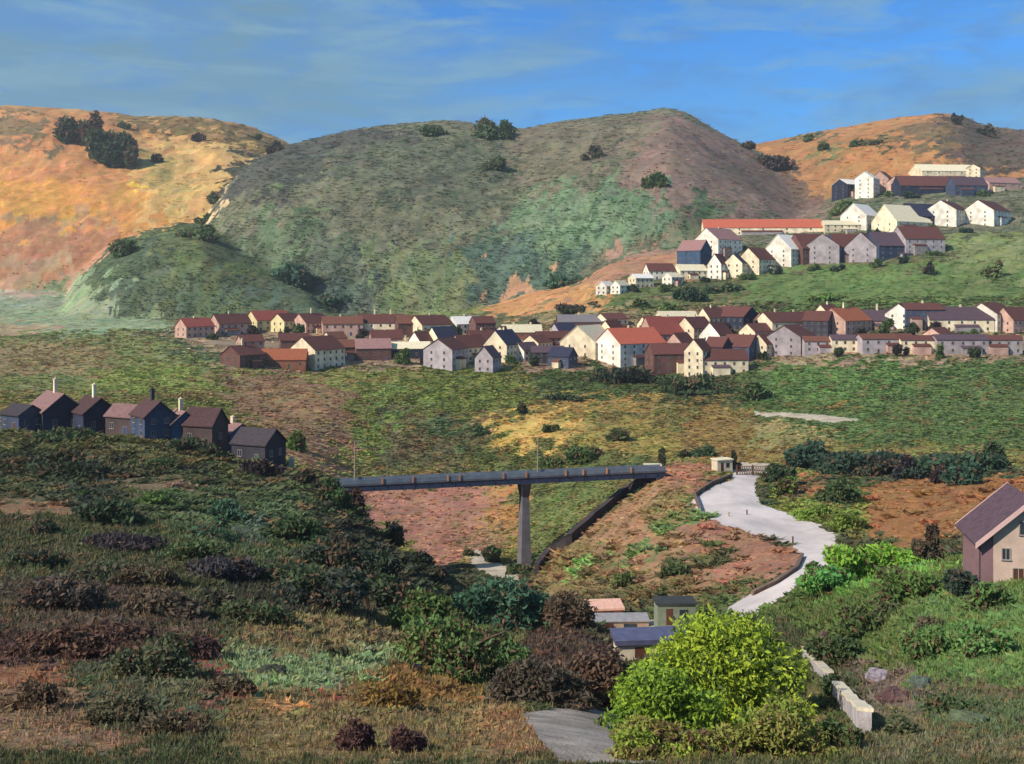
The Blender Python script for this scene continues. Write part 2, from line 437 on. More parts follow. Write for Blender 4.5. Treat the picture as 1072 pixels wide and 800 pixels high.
patch([(400,425),(520,440),(500,490),(400,490)], (104,96,62), (92,92,66), A, B, .6)
patch([(440,440),(480,432),(480,458),(440,460)], (86,104,62), (80,96,66), A, B, .8)
patch([(500,440),(560,430),(600,430),(640,440),(640,462),(560,470),(500,462)], (190,158,78), (160,134,64), A, B, .15)
patch([(560,412),(690,418),(690,430),(570,430)], (150,122,62), (128,108,58), A, B, .3)
patch([(590,432),(680,440),(720,460),(690,480),(600,486)], (152,132,66), (112,112,56), A, B, .4)
patch([(480,472),(700,478),(700,494),(480,496)], (100,104,54), (82,94,56), A, B, .7)
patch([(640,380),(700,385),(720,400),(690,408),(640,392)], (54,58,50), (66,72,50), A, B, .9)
patch([(680,385),(790,390),(790,430),(700,425),(660,405)], (74,90,52), (92,88,54), A, B, .8)
patch([(720,420),(800,430),(790,465),(850,475),(780,490),(700,480)], (120,96,52), (134,116,62), A, B, .4)
patch([(780,440),(850,442),(880,455),(850,470),(790,466)], (150,142,92), (112,112,66), A, B, .3)
patch([(760,380),(1060,365),(1060,470),(890,470),(850,450),(790,432)], (92,112,62), (80,100,58), A, B, .8)
patch([(800,385),(930,378),(960,400),(880,425),(810,420)], (98,126,66), (84,112,62), A, B, .8)
patch([(930,374),(1020,368),(1010,377),(930,382)], (170,150,108), (140,134,90), A, B, .1)
patch([(820,424),(880,418),(890,432),(830,432)], (144,112,56), (90,110,60), A, B, .5, .5)
# --- valley behind the bridge
A = 225; B = 380
patch([(365,505),(530,505),(535,560),(520,575),(480,590),(455,600),(380,545)], (158,112,92), (146,102,84), A, B, .1)
patch([(520,505),(545,505),(545,560),(520,580),(505,555)], (170,124,62), (150,116,74), A, B, .2)
patch([(470,555),(530,545),(530,575),(490,585)], (150,116,84), (124,108,76), A, B, .3, .7)
patch([(545,500),(690,500),(560,600),(545,590)], (92,108,58), (108,104,60), A, B, .6)
patch([(560,510),(650,500),(640,515),(580,560),(552,560)], (96,118,62), (110,110,66), A, B, .6)
patch([(690,485),(755,485),(740,512),(700,515),(670,510)], (156,108,78), (148,100,74), A, B, .1)
# --- red mound
A = 120; B = 300
patch([(690,500),(730,515),(800,555),(850,570),(830,600),(780,620),(720,635),(640,630),(560,620),(560,590)], (146,112,84), (136,106,74), A, B, .15)
patch([(740,530),(800,555),(850,575),(820,600),(750,610),(720,560)], (148,106,84), (138,98,76), A, B, .08)
patch([(560,585),(610,560),(650,590),(640,630),(570,632)], (136,110,72), (108,100,60), A, B, .4)
patch([(655,580),(700,540),(725,520),(730,535),(700,560),(665,592)], (110,132,74), (104,122,68), A, B, .6)
patch([(592,605),(630,575),(636,580),(602,612)], (112,146,74), None, A, B, .4)
patch([(680,512),(720,515),(720,530),(690,545),(675,540)], (128,120,72), (136,106,72), A, B, .4)
patch([(690,590),(760,575),(760,590),(700,605)], (86,90,58), (98,96,60), A, B, .6, .7)
patch([(620,600),(720,612),(790,612),(780,640),(640,632),(610,625)], (104,104,62), (122,98,70), A, B, .6)
patch([(680,640),(790,618),(790,650),(730,690)], (92,102,58), (80,92,56), 60, B, .8)
# --- fields right
A = 150; B = 320
patch([(840,495),(1040,480),(1050,500),(1005,560),(960,590),(900,560),(840,530)], (142,98,52), (130,92,56), A, B, .12)
patch([(790,525),(850,515),(900,530),(905,560),(850,560),(805,545)], (118,126,52), (96,110,50), A, B, .7)
patch([(830,500),(862,498),(862,520),(830,525)], (150,104,64), None, A, B, .1)
patch([(860,505),(905,500),(905,528),(860,530)], (72,88,52), None, A, B, .8)
patch([(850,500),(1050,470),(1060,490),(850,505)], (72,82,56), (60,72,54), A, 400, .9)
# --- right slope near
A = 40; B = 170
patch([(790,610),(860,590),(960,580),(1060,600),(1060,790),(900,700),(850,660),(780,650)], (90,108,54), (82,98,52), A, B, .9)
patch([(950,620),(1060,615),(1060,740),(960,740)], (98,124,66), (86,112,62), A, B, .9)
patch([(850,600),(900,565),(945,560),(990,600),(880,625)], (112,156,58), (96,140,60), 90, B, .9)
patch([(900,700),(990,715),(1060,740),(1060,800),(900,800)], (104,98,74), (88,90,62), 10, 100, .5)
patch([(880,692),(960,706),(970,750),(900,745)], (112,96,86), (94,86,74), 20, 100, .25)
patch([(965,735),(1040,728),(1060,745),(1060,768),(980,765)], (84,98,66), (76,90,60), 20, 100, .8)
# --- left slope near, its shade put into dark scrub colours
A = 60; B = 262
patch([(10,440),(120,448),(250,478),(300,495),(250,500),(120,478),(10,468)], (86,90,54), (98,96,58), A, B, .6)
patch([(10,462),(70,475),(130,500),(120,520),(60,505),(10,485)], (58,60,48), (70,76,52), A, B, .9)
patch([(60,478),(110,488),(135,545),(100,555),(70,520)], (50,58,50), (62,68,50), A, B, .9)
patch([(22,516),(60,525),(100,545),(95,557),(50,545),(18,526)], (134,100,74), (122,94,70), A, B, .05)
patch([(125,503),(200,505),(262,515),(200,525),(150,515)], (124,98,76), (110,94,72), A, B, .1)
patch([(165,518),(210,530),(225,545),(180,530)], (128,98,78), None, A, B, .1)
patch([(18,540),(140,545),(140,620),(60,610),(18,600)], (74,82,54), (86,84,60), A, B, .8)
patch([(150,520),(330,505),(370,550),(350,600),(150,590)], (72,88,56), (82,94,64), A, B, .9)
patch([(230,550),(300,540),(290,570),(240,572)], (90,104,84), (80,92,78), A, B, .7, .7)
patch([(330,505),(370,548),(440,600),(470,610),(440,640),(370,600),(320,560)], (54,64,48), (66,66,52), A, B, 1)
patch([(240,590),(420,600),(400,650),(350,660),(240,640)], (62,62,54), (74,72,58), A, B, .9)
A = 30; B = 150
patch([(10,600),(150,610),(230,650),(220,700),(10,690)], (98,84,70), (78,70,58), A, B, .5)
patch([(10,660),(120,668),(230,690),(220,710),(100,700),(10,690)], (96,68,56), (74,58,54), A, B, .4)
patch([(15,690),(60,695),(90,720),(60,722),(20,705)], (148,98,68), (120,88,64), A, B, .1)
patch([(10,700),(90,725),(160,730),(150,790),(10,790)], (132,102,76), (104,88,68), 10, B, .2)
patch([(80,690),(200,700),(240,760),(120,770)], (92,92,70), (78,84,62), 10, B, .6)
patch([(185,665),(240,672),(245,715),(200,700)], (136,76,58), (116,72,58), A, B, .1)
patch([(215,705),(245,715),(300,775),(260,780),(210,740)], (128,80,66), (110,84,68), 10, B, .2)
patch([(140,738),(175,742),(170,765),(148,768)], (126,72,56), None, 10, B, .05)
patch([(225,680),(300,672),(430,655),(440,700),(380,725),(260,735),(240,715)], (124,140,100), (110,126,86), A, B, .5)
patch([(250,650),(360,640),(440,650),(420,675),(300,690),(240,672)], (122,104,72), (110,104,68), A, B, .4)
patch([(240,730),(440,710),(560,745),(560,800),(240,800)], (116,100,66), (104,92,60), 10, B, .3)
patch([(260,733),(320,738),(318,748),(265,742)], (190,132,76), None, 10, B, .02)
patch([(330,722),(370,712),(350,735),(320,735)], (156,72,62), None, 10, B, .02)
patch([(370,715),(430,690),(500,700),(520,730),(440,745),(390,738)], (132,98,52), (112,90,52), 10, B, .5)
patch([(500,740),(560,745),(590,790),(500,790)], (134,100,70), (116,96,62), 10, B, .2)
patch([(440,640),(560,620),(600,660),(560,730),(480,720),(430,690)], (84,96,52), (98,100,56), A, B, 1)
patch([(520,680),(600,650),(670,690),(640,740),(520,735)], (84,66,58), (66,56,52), A, B, .6)
patch([(640,700),(850,700),(900,800),(620,800)], (84,94,50), (92,88,56), 10, B, .9)
# --- slope between the rows of houses, right
A = 520; B = 1100
patch([(770,300),(800,280),(1060,262),(1060,322),(770,328)], (96,122,64), (92,108,60), A, B, .7)
patch([(990,245),(1060,240),(1060,285),(1000,290)], (128,136,86), (104,122,68), A, B, .5)
patch([(620,300),(720,300),(800,318),(780,328),(620,325)], (86,96,58), (92,104,58), A, B, .7)
patch([(500,330),(512,310),(560,303),(620,300),(640,318),(620,330)], (186,136,78), (168,118,74), A, B, .08)
patch([(600,300),(650,268),(745,255),(735,285),(660,295),(620,302)], (164,120,88), (148,108,84), A, 1300, .08)
patch([(870,208),(900,200),(920,240),(870,240)], (84,100,58), None, A, B, .6)
patch([(560,320),(770,318),(770,345),(560,345)], (150,132,96), (96,92,62), A, B, .3)
patch([(180,345),(560,345),(770,350),(1060,345),(1060,372),(760,382),(550,385),(350,385),(240,385)], (120,100,80), (148,130,102), 440, 640, .14)
# --- right ochre hill
A = 900; B = 2300
patch([(860,150),(1000,125),(1020,170),(900,180)], (170,118,62), (156,108,58), A, B, .1)
patch([(985,120),(1080,135),(1080,175),(1020,185),(975,160)], (104,84,68), (90,80,66), A, B, .5)
patch([(940,135),(985,122),(1000,150),(960,165)], (124,96,62), (110,92,62), A, B, .3)
patch([(835,140),(862,138),(864,146),(838,146)], (84,90,60), None, A, B, .8)
patch([(855,155),(880,150),(870,168),(852,166)], (116,112,66), None, A, B, .5)
patch([(895,145),(925,143),(960,150),(975,160),(920,156)], (92,92,60), (120,98,60), A, B, .6, .8)

# --- hard surfaces: sheets cut to the ground a hand's breadth above it
sheets = []
def sheet(name, poly, Y0, Y1, lift=0.05, kind='structure'):
    pl = plan(poly, Y0, Y1)
    w = (noise2(PXg / 7, LY * 120, 55)) * 4.0
    m = inside(pl, PXg + w, LY + w / 500)
    GRASS[m] = 0
    q = m[:-1, :-1] & m[1:, :-1] & m[:-1, 1:] & m[1:, 1:]
    sheets.append((name, q, lift))
    return m
ROAD = [(768,494),(796,497),(790,512),(798,528),(828,538),(858,548),(880,562),(886,575),(872,590),(846,605),(822,624),(796,642),(770,648),(752,642),(782,624),(812,608),(832,594),(838,580),(822,568),(790,562),(762,552),(735,540),(722,526),(742,510),(764,503)]
road_m = sheet('road', ROAD, 130, 320, 0.06)
path_m = sheet('path', [(483,580),(500,575),(512,583),(530,592),(545,604),(540,612),(520,606),(498,597)], 225, 300, 0.05)
lane_m = sheet('lane', [(787,431),(830,432),(880,436),(905,440),(870,443),(830,438),(790,436)], 300, 560, 0.06)
foot_m = sheet('footpath', [(545,748),(600,738),(640,742),(668,775),(690,800),(585,800),(560,770)], 10, 100, 0.04)
gate_m = sheet('yard', [(752,476),(768,484),(820,486),(812,497),(762,495)], 260, 420, 0.06)
str_m = sheet('street', [(214,357),(330,360),(440,362),(560,366),(700,368),(780,356),(900,354),(1060,355),(1060,359),(900,359),(780,361),(700,373),(560,371),(440,367),(330,365),(214,361)], 440, 680, 0.07)
shed_m = sheet('concrete_yard', [(598,634),(650,640),(720,655),(735,668),(680,690),(648,672),(600,645)], 110, 200, 0.04)
# smooth the ground a little under them so that they lie like surfaces people made
SM = (road_m | path_m | lane_m | foot_m | gate_m | shed_m)

# every clump has its own mix of plants and soil
cC, cC2 = cells(11, 4, 131); cD, cD2 = cells(30, 12, 141)
j = 1 + (cB - .5) * .30 + (cC - .5) * .26 + (cD - .5) * .18
TINT *= j[..., None]
TINT[..., 0] *= 1 + (cC2 - .5) * .22; TINT[..., 1] *= 1 + (cD2 - .5) * .14; TINT[..., 2] *= 1 + (cB2 - .5) * .30 
lum = TINT.mean(axis=2, keepdims=True)
TINT = (lum + (TINT - lum) * 0.86) * 1.12
spots = ((cC > .86) & (GRASS > .3) & (Yg < 1700))
TINT[spots] *= np.array([.62, .68, .66])
spots = ((cC < .07) & (GRASS > .3) & (Yg < 600))
TINT[spots] = TINT[spots] * .5 + lin((128, 98, 70)) * .5
TINT *= np.array([1.06, 1.0, .91]); TINT[isleft] *= np.array([.80, .75, .66]); TINT[ismid | isfore] *= 1.0
s_m = ismid[..., None]; lm = TINT.mean(axis=2, keepdims=True); TINT = np.where(s_m, lm + (TINT - lm) * .78, TINT)
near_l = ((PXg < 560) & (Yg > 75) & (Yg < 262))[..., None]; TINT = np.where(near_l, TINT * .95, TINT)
mat_ground = tint_mat('ground_cover', nscale=[(0.9, .22), (0.12, .14), (6.0, .18)], bump=0.5, bscale=1.6)
BAD = (YY[:, None] < 0)
def grid_object(name, mask, lift, mat, cols):
    idx = -np.ones(mask.shape[0] + 1, int)
    jj, ii = np.nonzero(mask)
    n = nc
    a = jj * n + ii
    quads = np.stack([a, a + 1, a + n + 1, a + n], 1)
    used, inv = np.unique(quads, return_inverse=True)
    V = np.stack([Xg.ravel()[used], Yg.ravel()[used], Z.ravel()[used] + lift], 1)
    me = np_mesh(name, V, inv.reshape(-1, 4), cols.reshape(-1, 3)[used] if cols is not None else None, smooth=True)
    return link(name, me, mat)
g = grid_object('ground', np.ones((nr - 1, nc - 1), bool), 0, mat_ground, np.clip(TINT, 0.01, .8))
tag(g, 'rolling valley ground with fields, bare earth and scrub', 'ground', kind='structure')
mroad = surf('pale_road', (214, 200, 194), 0.9, .2, .1, .9)
mdirt = surf('pale_dirt', (184, 168, 148), 0.95, .26, .3, .8)
mlane = surf('trodden_lane', (146, 128, 106), 0.95, .26, .3, .8); mgrey = surf('grey_gravel', (150, 138, 128), 0.95, .34, .5, 1.0, .1)
labels = {'road': 'pale pinkish road winding down beside the red earth mound', 'path': 'pale bare path on the valley floor beneath the bridge',
          'lane': 'narrow pale lane crossing the green fields', 'footpath': 'grey dirt path at the bottom edge of the scene',
          'yard': 'pale yard at the head of the winding road', 'street': 'pale street between the two rows of the lower village', 'concrete_yard': 'pale yard around the low sheds'}
for nm, q, lift in sheets:
    o = grid_object(nm, q, lift, mroad if nm == 'road' else mlane if nm == 'street' else mgrey if nm == 'footpath' else mdirt, None)
    tag(o, labels[nm], nm.replace('_', ' '), kind='structure')
# ------------------------------------------------------------------ houses
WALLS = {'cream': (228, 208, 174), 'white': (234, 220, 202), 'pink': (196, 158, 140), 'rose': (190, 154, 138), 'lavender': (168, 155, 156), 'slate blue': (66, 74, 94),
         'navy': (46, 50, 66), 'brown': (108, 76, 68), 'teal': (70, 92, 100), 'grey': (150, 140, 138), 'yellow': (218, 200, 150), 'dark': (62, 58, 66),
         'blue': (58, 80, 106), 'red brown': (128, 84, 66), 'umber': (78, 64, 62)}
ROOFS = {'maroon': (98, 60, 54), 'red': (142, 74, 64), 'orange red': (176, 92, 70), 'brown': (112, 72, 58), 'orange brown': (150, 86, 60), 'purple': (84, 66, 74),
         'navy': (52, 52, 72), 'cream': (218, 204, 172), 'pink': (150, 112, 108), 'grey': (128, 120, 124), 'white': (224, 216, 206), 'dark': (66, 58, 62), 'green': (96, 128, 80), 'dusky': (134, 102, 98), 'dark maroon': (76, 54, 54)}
def wallm(n): return surf(n.replace(' ', '_') + '_plaster', WALLS[n], .9, .3, .24, .35)
def roofm(n): return surf(n.replace(' ', '_') + '_roofing', ROOFS[n], .85, .22, 1.6, .6)
glass = surf('window_glass', (46, 52, 62), .15, .3, .8, 0, .5)
trim = surf('pale_trim', (168, 156, 146), .7, .06)
doorm = {k: surf(k + '_door_paint', c, .6, .12) for k, c in {'blue': (52, 78, 120), 'brown': (88, 56, 44), 'green': (60, 88, 62)}.items()}

KW, KH = 1.34, 1.15
def house(px, py, W, hw, hr, th, asp, wall, roof, label, group, Y0=400, Y1=640, ch=1, win=1, name='house', chcol='cream', back=0.0, cat='house', detail=False):
    """W,hw,hr: width over all, wall height and roof rise in photo pixels; th: turn in degrees; asp: length / depth"""
    gx, gy, gz = G(px, py, Y0, Y1)
    s = gy / F; t = math.radians(th); jr = random.Random(int(px * 17 + py * 5)); W *= KW * jr.uniform(.94, 1.1); hw *= KH * jr.uniform(.9, 1.18); hr *= KH * jr.uniform(.9, 1.15); t += math.radians(jr.uniform(-7, 7))
    Dp = W / (asp * abs(math.cos(t)) + abs(math.sin(t)))
    D = Dp * s; L = D * asp; H = hw * s; RR = hr * s
    # centre lies half a footprint behind the foot of the front wall
    off = (abs(L * math.sin(t)) + abs(D * math.cos(t))) / 2
    cy = gy + off; cx = gx + off * (px - CX) / F
    root = empty(name, (cx, cy, gz), t)
    tag(root, label, cat, group)
    wm, rm = wallm(wall), roofm(roof)
    m = MB(); e = -4.0
    m.add([(-L/2,-D/2,e),(L/2,-D/2,e),(L/2,D/2,e),(-L/2,D/2,e),(-L/2,-D/2,H),(L/2,-D/2,H),(L/2,D/2,H),(-L/2,D/2,H),(-L/2,0,H+RR),(L/2,0,H+RR)],
          [(0,3,2,1),(0,1,5,4),(2,3,7,6),(1,2,6,9,5),(3,0,4,8,7),(4,5,9,8),(6,7,8,9)])
    m.build('wall', wm, root)
    # roof: two thick slopes with overhang, resting on the gables
    ov = 0.35; tk = 0.28; sl = RR / (D / 2)
    m = MB(); ye = D/2 + ov; ze = H - ov * sl
    top = [(-ye, ze + tk), (0, H + RR + tk), (ye, ze + tk), (ye, ze + .02), (0, H + RR + .02), (-ye, ze + .02)]
    n = 6; vs = [(-L/2 - ov, y, z) for y, z in top] + [(L/2 + ov, y, z) for y, z in top]
    fs = [(i, (i+1) % n, (i+1) % n + n, i + n) for i in range(n)] + [(0,5,4,1), (1,4,3,2), (6,7,10,11), (7,8,9,10)]
    m.add(vs, fs)
    ro = m.build('roof', rm, root)
    rnd = random.Random(int(px * 31 + py * 7))
    for k in range(ch):
        cxk = (-0.38 + 0.76 * (k + .5) / ch + rnd.uniform(-.05, .05)) * L; c = MB(); hh = RR + rnd.uniform(.9, 1.5) + (1.6 if 'chimney' in label else 0)
        c.box(cxk - .45, cxk + .45, -.35, .35, H + RR * .4, H + hh); c.box(cxk - .53, cxk + .53, -.43, .43, H + hh, H + hh + .16)
        c.tube([(cxk - .2, 0, H + hh + .16), (cxk - .2, 0, H + hh + .5)], .12, 6); c.tube([(cxk + .2, 0, H + hh + .16), (cxk + .2, 0, H + hh + .5)], .12, 6)
        c.build('chimney', wallm(chcol), ro)
    if group != g4 and asp > 1.15 and rnd.random() < .6 and not (W < 20):
        # lean-to built against the front
        u0 = rnd.uniform(-.42, .05) * L; u1 = u0 + rnd.uniform(.28, .42) * L; dd = rnd.uniform(1.6, 2.8); hb = H * rnd.uniform(.42, .6)
        e_ = MB(); e_.prism([(u0, -4), (u1, -4), (u1, hb), (u0, hb)], -D/2 - dd, -D/2 + .01)
        ex = e_.build('extension', wallm(rnd.choice(['cream', 'rose', 'grey', wall])), root)
        e_ = MB(); e_.add([(u0-.2,-D/2-dd-.25,hb-.1),(u1+.2,-D/2-dd-.25,hb-.1),(u1+.2,-D/2-.01,hb+1.0),(u0-.2,-D/2-.01,hb+1.0),(u0-.2,-D/2-dd-.25,hb+.12),(u1+.2,-D/2-dd-.25,hb+.12),(u1+.2,-D/2-.01,hb+1.22),(u0-.2,-D/2-.01,hb+1.22)],
              [(0,3,2,1),(4,5,6,7),(0,1,5,4),(1,2,6,5),(2,3,7,6),(3,0,4,7)])
        e_.build('extension_roof', roofm(rnd.choice(['maroon', 'brown', 'purple', roof])), ex)
    if win:
        # windows: openings with frame, glass and sill on the two walls turned to the valley
        def place(wx, wz, ww, wh, side, door=False):
            mb = MB(); fr = MB(); a = .05
            if side == 's': T = lambda u, d, z: (wx + u, -D/2 - d, z)
            elif side == 'w': T = lambda u, d, z: (-L/2 - d, wx - u, z)
            else: T = lambda u, d, z: (L/2 + d, wx + u, z)
            def bx(mbb, u0, u1, d0, d1, z0, z1):
                P = [T(u0,d1,z0),T(u1,d1,z0),T(u1,d0,z0),T(u0,d0,z0),T(u0,d1,z1),T(u1,d1,z1),T(u1,d0,z1),T(u0,d0,z1)]
                mbb.add(P, [(0,3,2,1),(4,5,6,7),(0,1,5,4),(1,2,6,5),(2,3,7,6),(3,0,4,7)])
            bx(mb, -ww/2, ww/2, .0, .03, wz, wz + wh)
            for u0, u1, z0, z1 in ((-ww/2 - a, -ww/2, wz, wz + wh), (ww/2, ww/2 + a, wz, wz + wh), (-ww/2 - a, ww/2 + a, wz + wh, wz + wh + a)) : bx(fr, u0, u1, .0, .08, z0, z1)
            if door:
                d = mb.build('door', doorm[rnd.choice(['blue', 'brown', 'green'])], root); fr.build('frame', trim, d)
            else:
                bx(fr, -.03, .03, .03, .06, wz, wz + wh); bx(fr, -ww/2 - .12, ww/2 + .12, 0, .14, wz - .09, wz)
                d = mb.build('window', glass, root); fr.build('frame', trim, d)
        c, si = math.cos(t), math.sin(t)
        floors = max(1, int(round(H / 3.4))) if H > 2.4 else 1
        fh = H / floors
        if c > .2:
            nw = max(1, min(5, int(L / 3.2)))
            dk = rnd.randrange(nw)
            for f in range(floors):
                for k in range(nw):
                    wx = (-.5 + (k + .5) / nw) * L
                    if f == 0 and k == dk and H > 3: place(wx, .05, .95, 2.05, 's', True)
                    else: place(wx, f * fh + fh * .36, 1.0, min(1.3, fh * .42), 's')
        sd_ = 'w' if si > .15 else ('e' if si < -.15 else None)
        if sd_:
            for f in range(floors):
                for k in range(1 if D < 6.5 else 2):
                    place(0 if D < 6.5 else (-.22 + .44 * k) * D, f * fh + fh * .36, .9, min(1.3, fh * .42), sd_)
    return root

g1 = 'houses in the lower row of the village'
g2 = 'houses climbing the hillside on the right'
g3 = 'houses at the top of the hillside on the right'
g4 = 'dark houses on the near left slope'
# px, foot py, width, wall, roof rise, turn, aspect, wall colour, roof colour, label
LOWER = [
 (204, 354, 30, 10, 7, 48, 1.5, 'pink', 'red', 'small pink gabled house with red roof, leftmost of the village', 1),
 (241, 352, 34, 10, 8, 42, 1.6, 'pink', 'maroon', 'pink house with maroon roof, second from the left end of the village', 1),
 (281, 347, 36, 10, 9, 35, 1.5, 'yellow', 'red', 'pale yellow house under a broad red roof near the left end of the village', 0),
 (300, 349, 24, 10, 6, 50, 1.3, 'yellow', 'maroon', 'small yellowish house just right of the broad red roof', 0),
 (325, 350, 30, 10, 9, 55, 1.3, 'pink', 'maroon', 'pink gabled house with tall white chimney in the back row', 1),
 (358, 352, 34, 10, 7, 12, 1.8, 'rose', 'brown', 'wide rose walled house with brown roof in the back row on the left', 1),
 (399, 350, 36, 11, 7, 10, 1.9, 'cream', 'maroon', 'wide cream house with a pale chimney in the back row left of centre', 2),
 (424, 354, 18, 13, 7, 20, 1.1, 'brown', 'brown', 'narrow brown house squeezed beside the wide cream house', 0),
 (450, 356, 34, 12, 9, 40, 1.4, 'cream', 'maroon', 'cream house with steep maroon roof left of the striped roofs', 1),
 (487, 351, 30, 9, 6, 30, 1.5, 'white', 'white', 'white walled house with white roof in the back row at centre', 1),
 (505, 353, 20, 12, 6, 20, 1.2, 'brown', 'maroon', 'narrow brown house right of the white roofed house', 0),
 (254, 386, 32, 11, 8, 60, 1.2, 'brown', 'maroon', 'maroon roofed brown house with white chimney, leftmost of the front row', 1),
 (292, 386, 46, 8, 10, 6, 2.4, 'red brown', 'orange brown', 'long low house with orange brown roof in the front row', 0),
 (332, 388, 40, 17, 11, 58, 1.2, 'cream', 'maroon', 'tall cream gable with dark red roof slope at the left of the front row', 0),
 (390, 378, 32, 12, 8, 10, 1.7, 'brown', 'pink', 'brown house with a pinkish roof in the front row', 0),
 (365, 377, 22, 10, 6, 25, 1.3, 'brown', 'brown', 'low brown house behind the tall cream gable', 0),
 (426, 376, 36, 10, 5, 4, 2.2, 'navy', 'cream', 'dark navy walled house with flat cream roof and yellow chimney', 1),
 (467, 388, 36, 16, 10, 62, 1.2, 'lavender', 'maroon', 'pale lavender gable in the front row left of centre', 0),
 (490, 380, 30, 13, 10, 45, 1.3, 'cream', 'maroon', 'cream house with striped maroon roof behind the lavender gables', 0),
 (511, 391, 20, 15, 9, 70, 1.1, 'lavender', 'purple', 'small dark lavender gable at the centre of the front row', 0),
 (527, 380, 32, 16, 12, 55, 1.2, 'cream', 'navy', 'tall narrow cream gable with dark side at the centre of the village', 1),
 (546, 360, 34, 11, 7, 8, 1.8, 'red brown', 'cream', 'red brown house with cream roof in the back row right of centre', 2),
 (550, 379, 22, 9, 6, 50, 1.2, 'white', 'purple', 'tiny white gabled house with purple roof right of centre', 0),
 (578, 366, 30, 10, 6, 15, 1.7, 'brown', 'maroon', 'low brown house with maroon roof beside the striped slopes', 1),
 (573, 381, 26, 9, 5, 5, 1.8, 'dark', 'purple', 'low dark house in the shade at the front edge right of centre', 0),
 (617, 376, 46, 14, 15, 52, 1.3, 'cream', 'cream', 'big cream house with lit cream roof slope at the front', 0),
 (608, 350, 40, 10, 6, 6, 2.2, 'brown', 'grey', 'long brown house with grey roof in the back row', 1),
 (640, 348, 28, 11, 5, 30, 1.4, 'cream', 'maroon', 'small cream house behind the orange red roof', 0),
 (660, 386, 54, 20, 15, 38, 1.4, 'white', 'orange red', 'large white house with broad orange red roof facing the valley', 1),
 (697, 366, 44, 13, 14, 20, 1.5, 'rose', 'red', 'rose walled house with a big red roof behind the large white house', 1),
 (706, 393, 44, 17, 9, 8, 1.8, 'brown', 'maroon', 'brown house with pink window bay in the front row', 0),
 (731, 396, 24, 22, 9, 62, 1.1, 'cream', 'maroon', 'pale cream gable at the front right of the brown house', 0),
 (755, 393, 38, 14, 8, 8, 1.8, 'cream', 'maroon', 'cream house under a maroon roof at the front edge of the row', 0),
 (708, 344, 34, 10, 5, 8, 1.9, 'cream', 'cream', 'low cream house with cream roof at the back of the row', 0),
 (727, 362, 30, 14, 11, 48, 1.3, 'cream', 'maroon', 'cream gabled house with maroon slope right of the big red roof', 1),
 (750, 368, 30, 14, 11, 48, 1.3, 'white', 'maroon', 'white gabled house with maroon slope two along from the big red roof', 0),
 (745, 346, 26, 11, 8, 35, 1.4, 'cream', 'maroon', 'cream back row house with maroon roof left of the navy gable', 1),
 (771, 347, 36, 13, 8, -40, 1.1, 'navy', 'maroon', 'navy gabled house with maroon roof edges in the back row', 0),
 (792, 362, 28, 11, 7, 40, 1.4, 'cream', 'maroon', 'small cream house with maroon roof below the navy gable', 0),
 (776, 380, 30, 15, 9, -35, 1.1, 'slate blue', 'maroon', 'slate blue gabled house with maroon roof in the front row', 0),
 (821, 354, 44, 16, 9, 25, 1.7, 'cream', 'maroon', 'broad cream house with maroon ridge in the right part of the village', 2),
 (828, 374, 40, 17, 10, 56, 1.3, 'lavender', 'maroon', 'lavender gable with maroon roof running back, front row right', 0),
 (857, 355, 26, 18, 9, -25, 1.1, 'dark', 'maroon', 'dark walled house with maroon roof between two pale ones', 0),
 (884, 354, 44, 17, 10, 46, 1.4, 'pink', 'orange brown', 'pale pink gable with orange brown roof and pink chimney', 1),
 (918, 345, 38, 8, 9, 4, 2.3, 'pink', 'purple', 'long low house with purple roof and a pink chimney', 1),
 (942, 346, 28, 14, 9, 60, 1.2, 'white', 'maroon', 'white gable beside the blue striped wall', 0),
 (964, 346, 30, 16, 6, 6, 1.8, 'slate blue', 'maroon', 'pink and blue terrace house with maroon ridge', 1),
 (1002, 348, 46, 11, 12, 3, 2.4, 'cream', 'purple', 'long cream terrace under a purple roof at the right of the back row', 1),
 (1036, 348, 38, 15, 10, 52, 1.4, 'white', 'maroon', 'white gable with maroon roof, last of the back row on the right', 0),
 (1062, 350, 34, 14, 10, 30, 1.5, 'pink', 'maroon', 'pinkish house with maroon roof cut by the right edge', 0),
 (863, 369, 32, 11, 4, 4, 2.2, 'lavender', 'brown', 'low lavender house in the front row beneath the pink gable', 0),
 (891, 369, 32, 12, 4, 4, 2.2, 'cream', 'purple', 'low cream house with a dark arched door in the front row', 0),
 (926, 370, 42, 12, 4, 3, 2.6, 'lavender', 'brown', 'long lavender front row house left of the cream one with round opening', 0),
 (965, 370, 36, 12, 4, 3, 2.4, 'cream', 'maroon', 'cream front row house beside the long lavender walls', 0),
 (1004, 371, 42, 14, 4, 3, 2.6, 'lavender', 'purple', 'long lavender front row house near the right edge', 0),
 (1042, 371, 34, 13, 4, 3, 2.4, 'grey', 'maroon', 'grey house at the right end of the front row', 0),
]
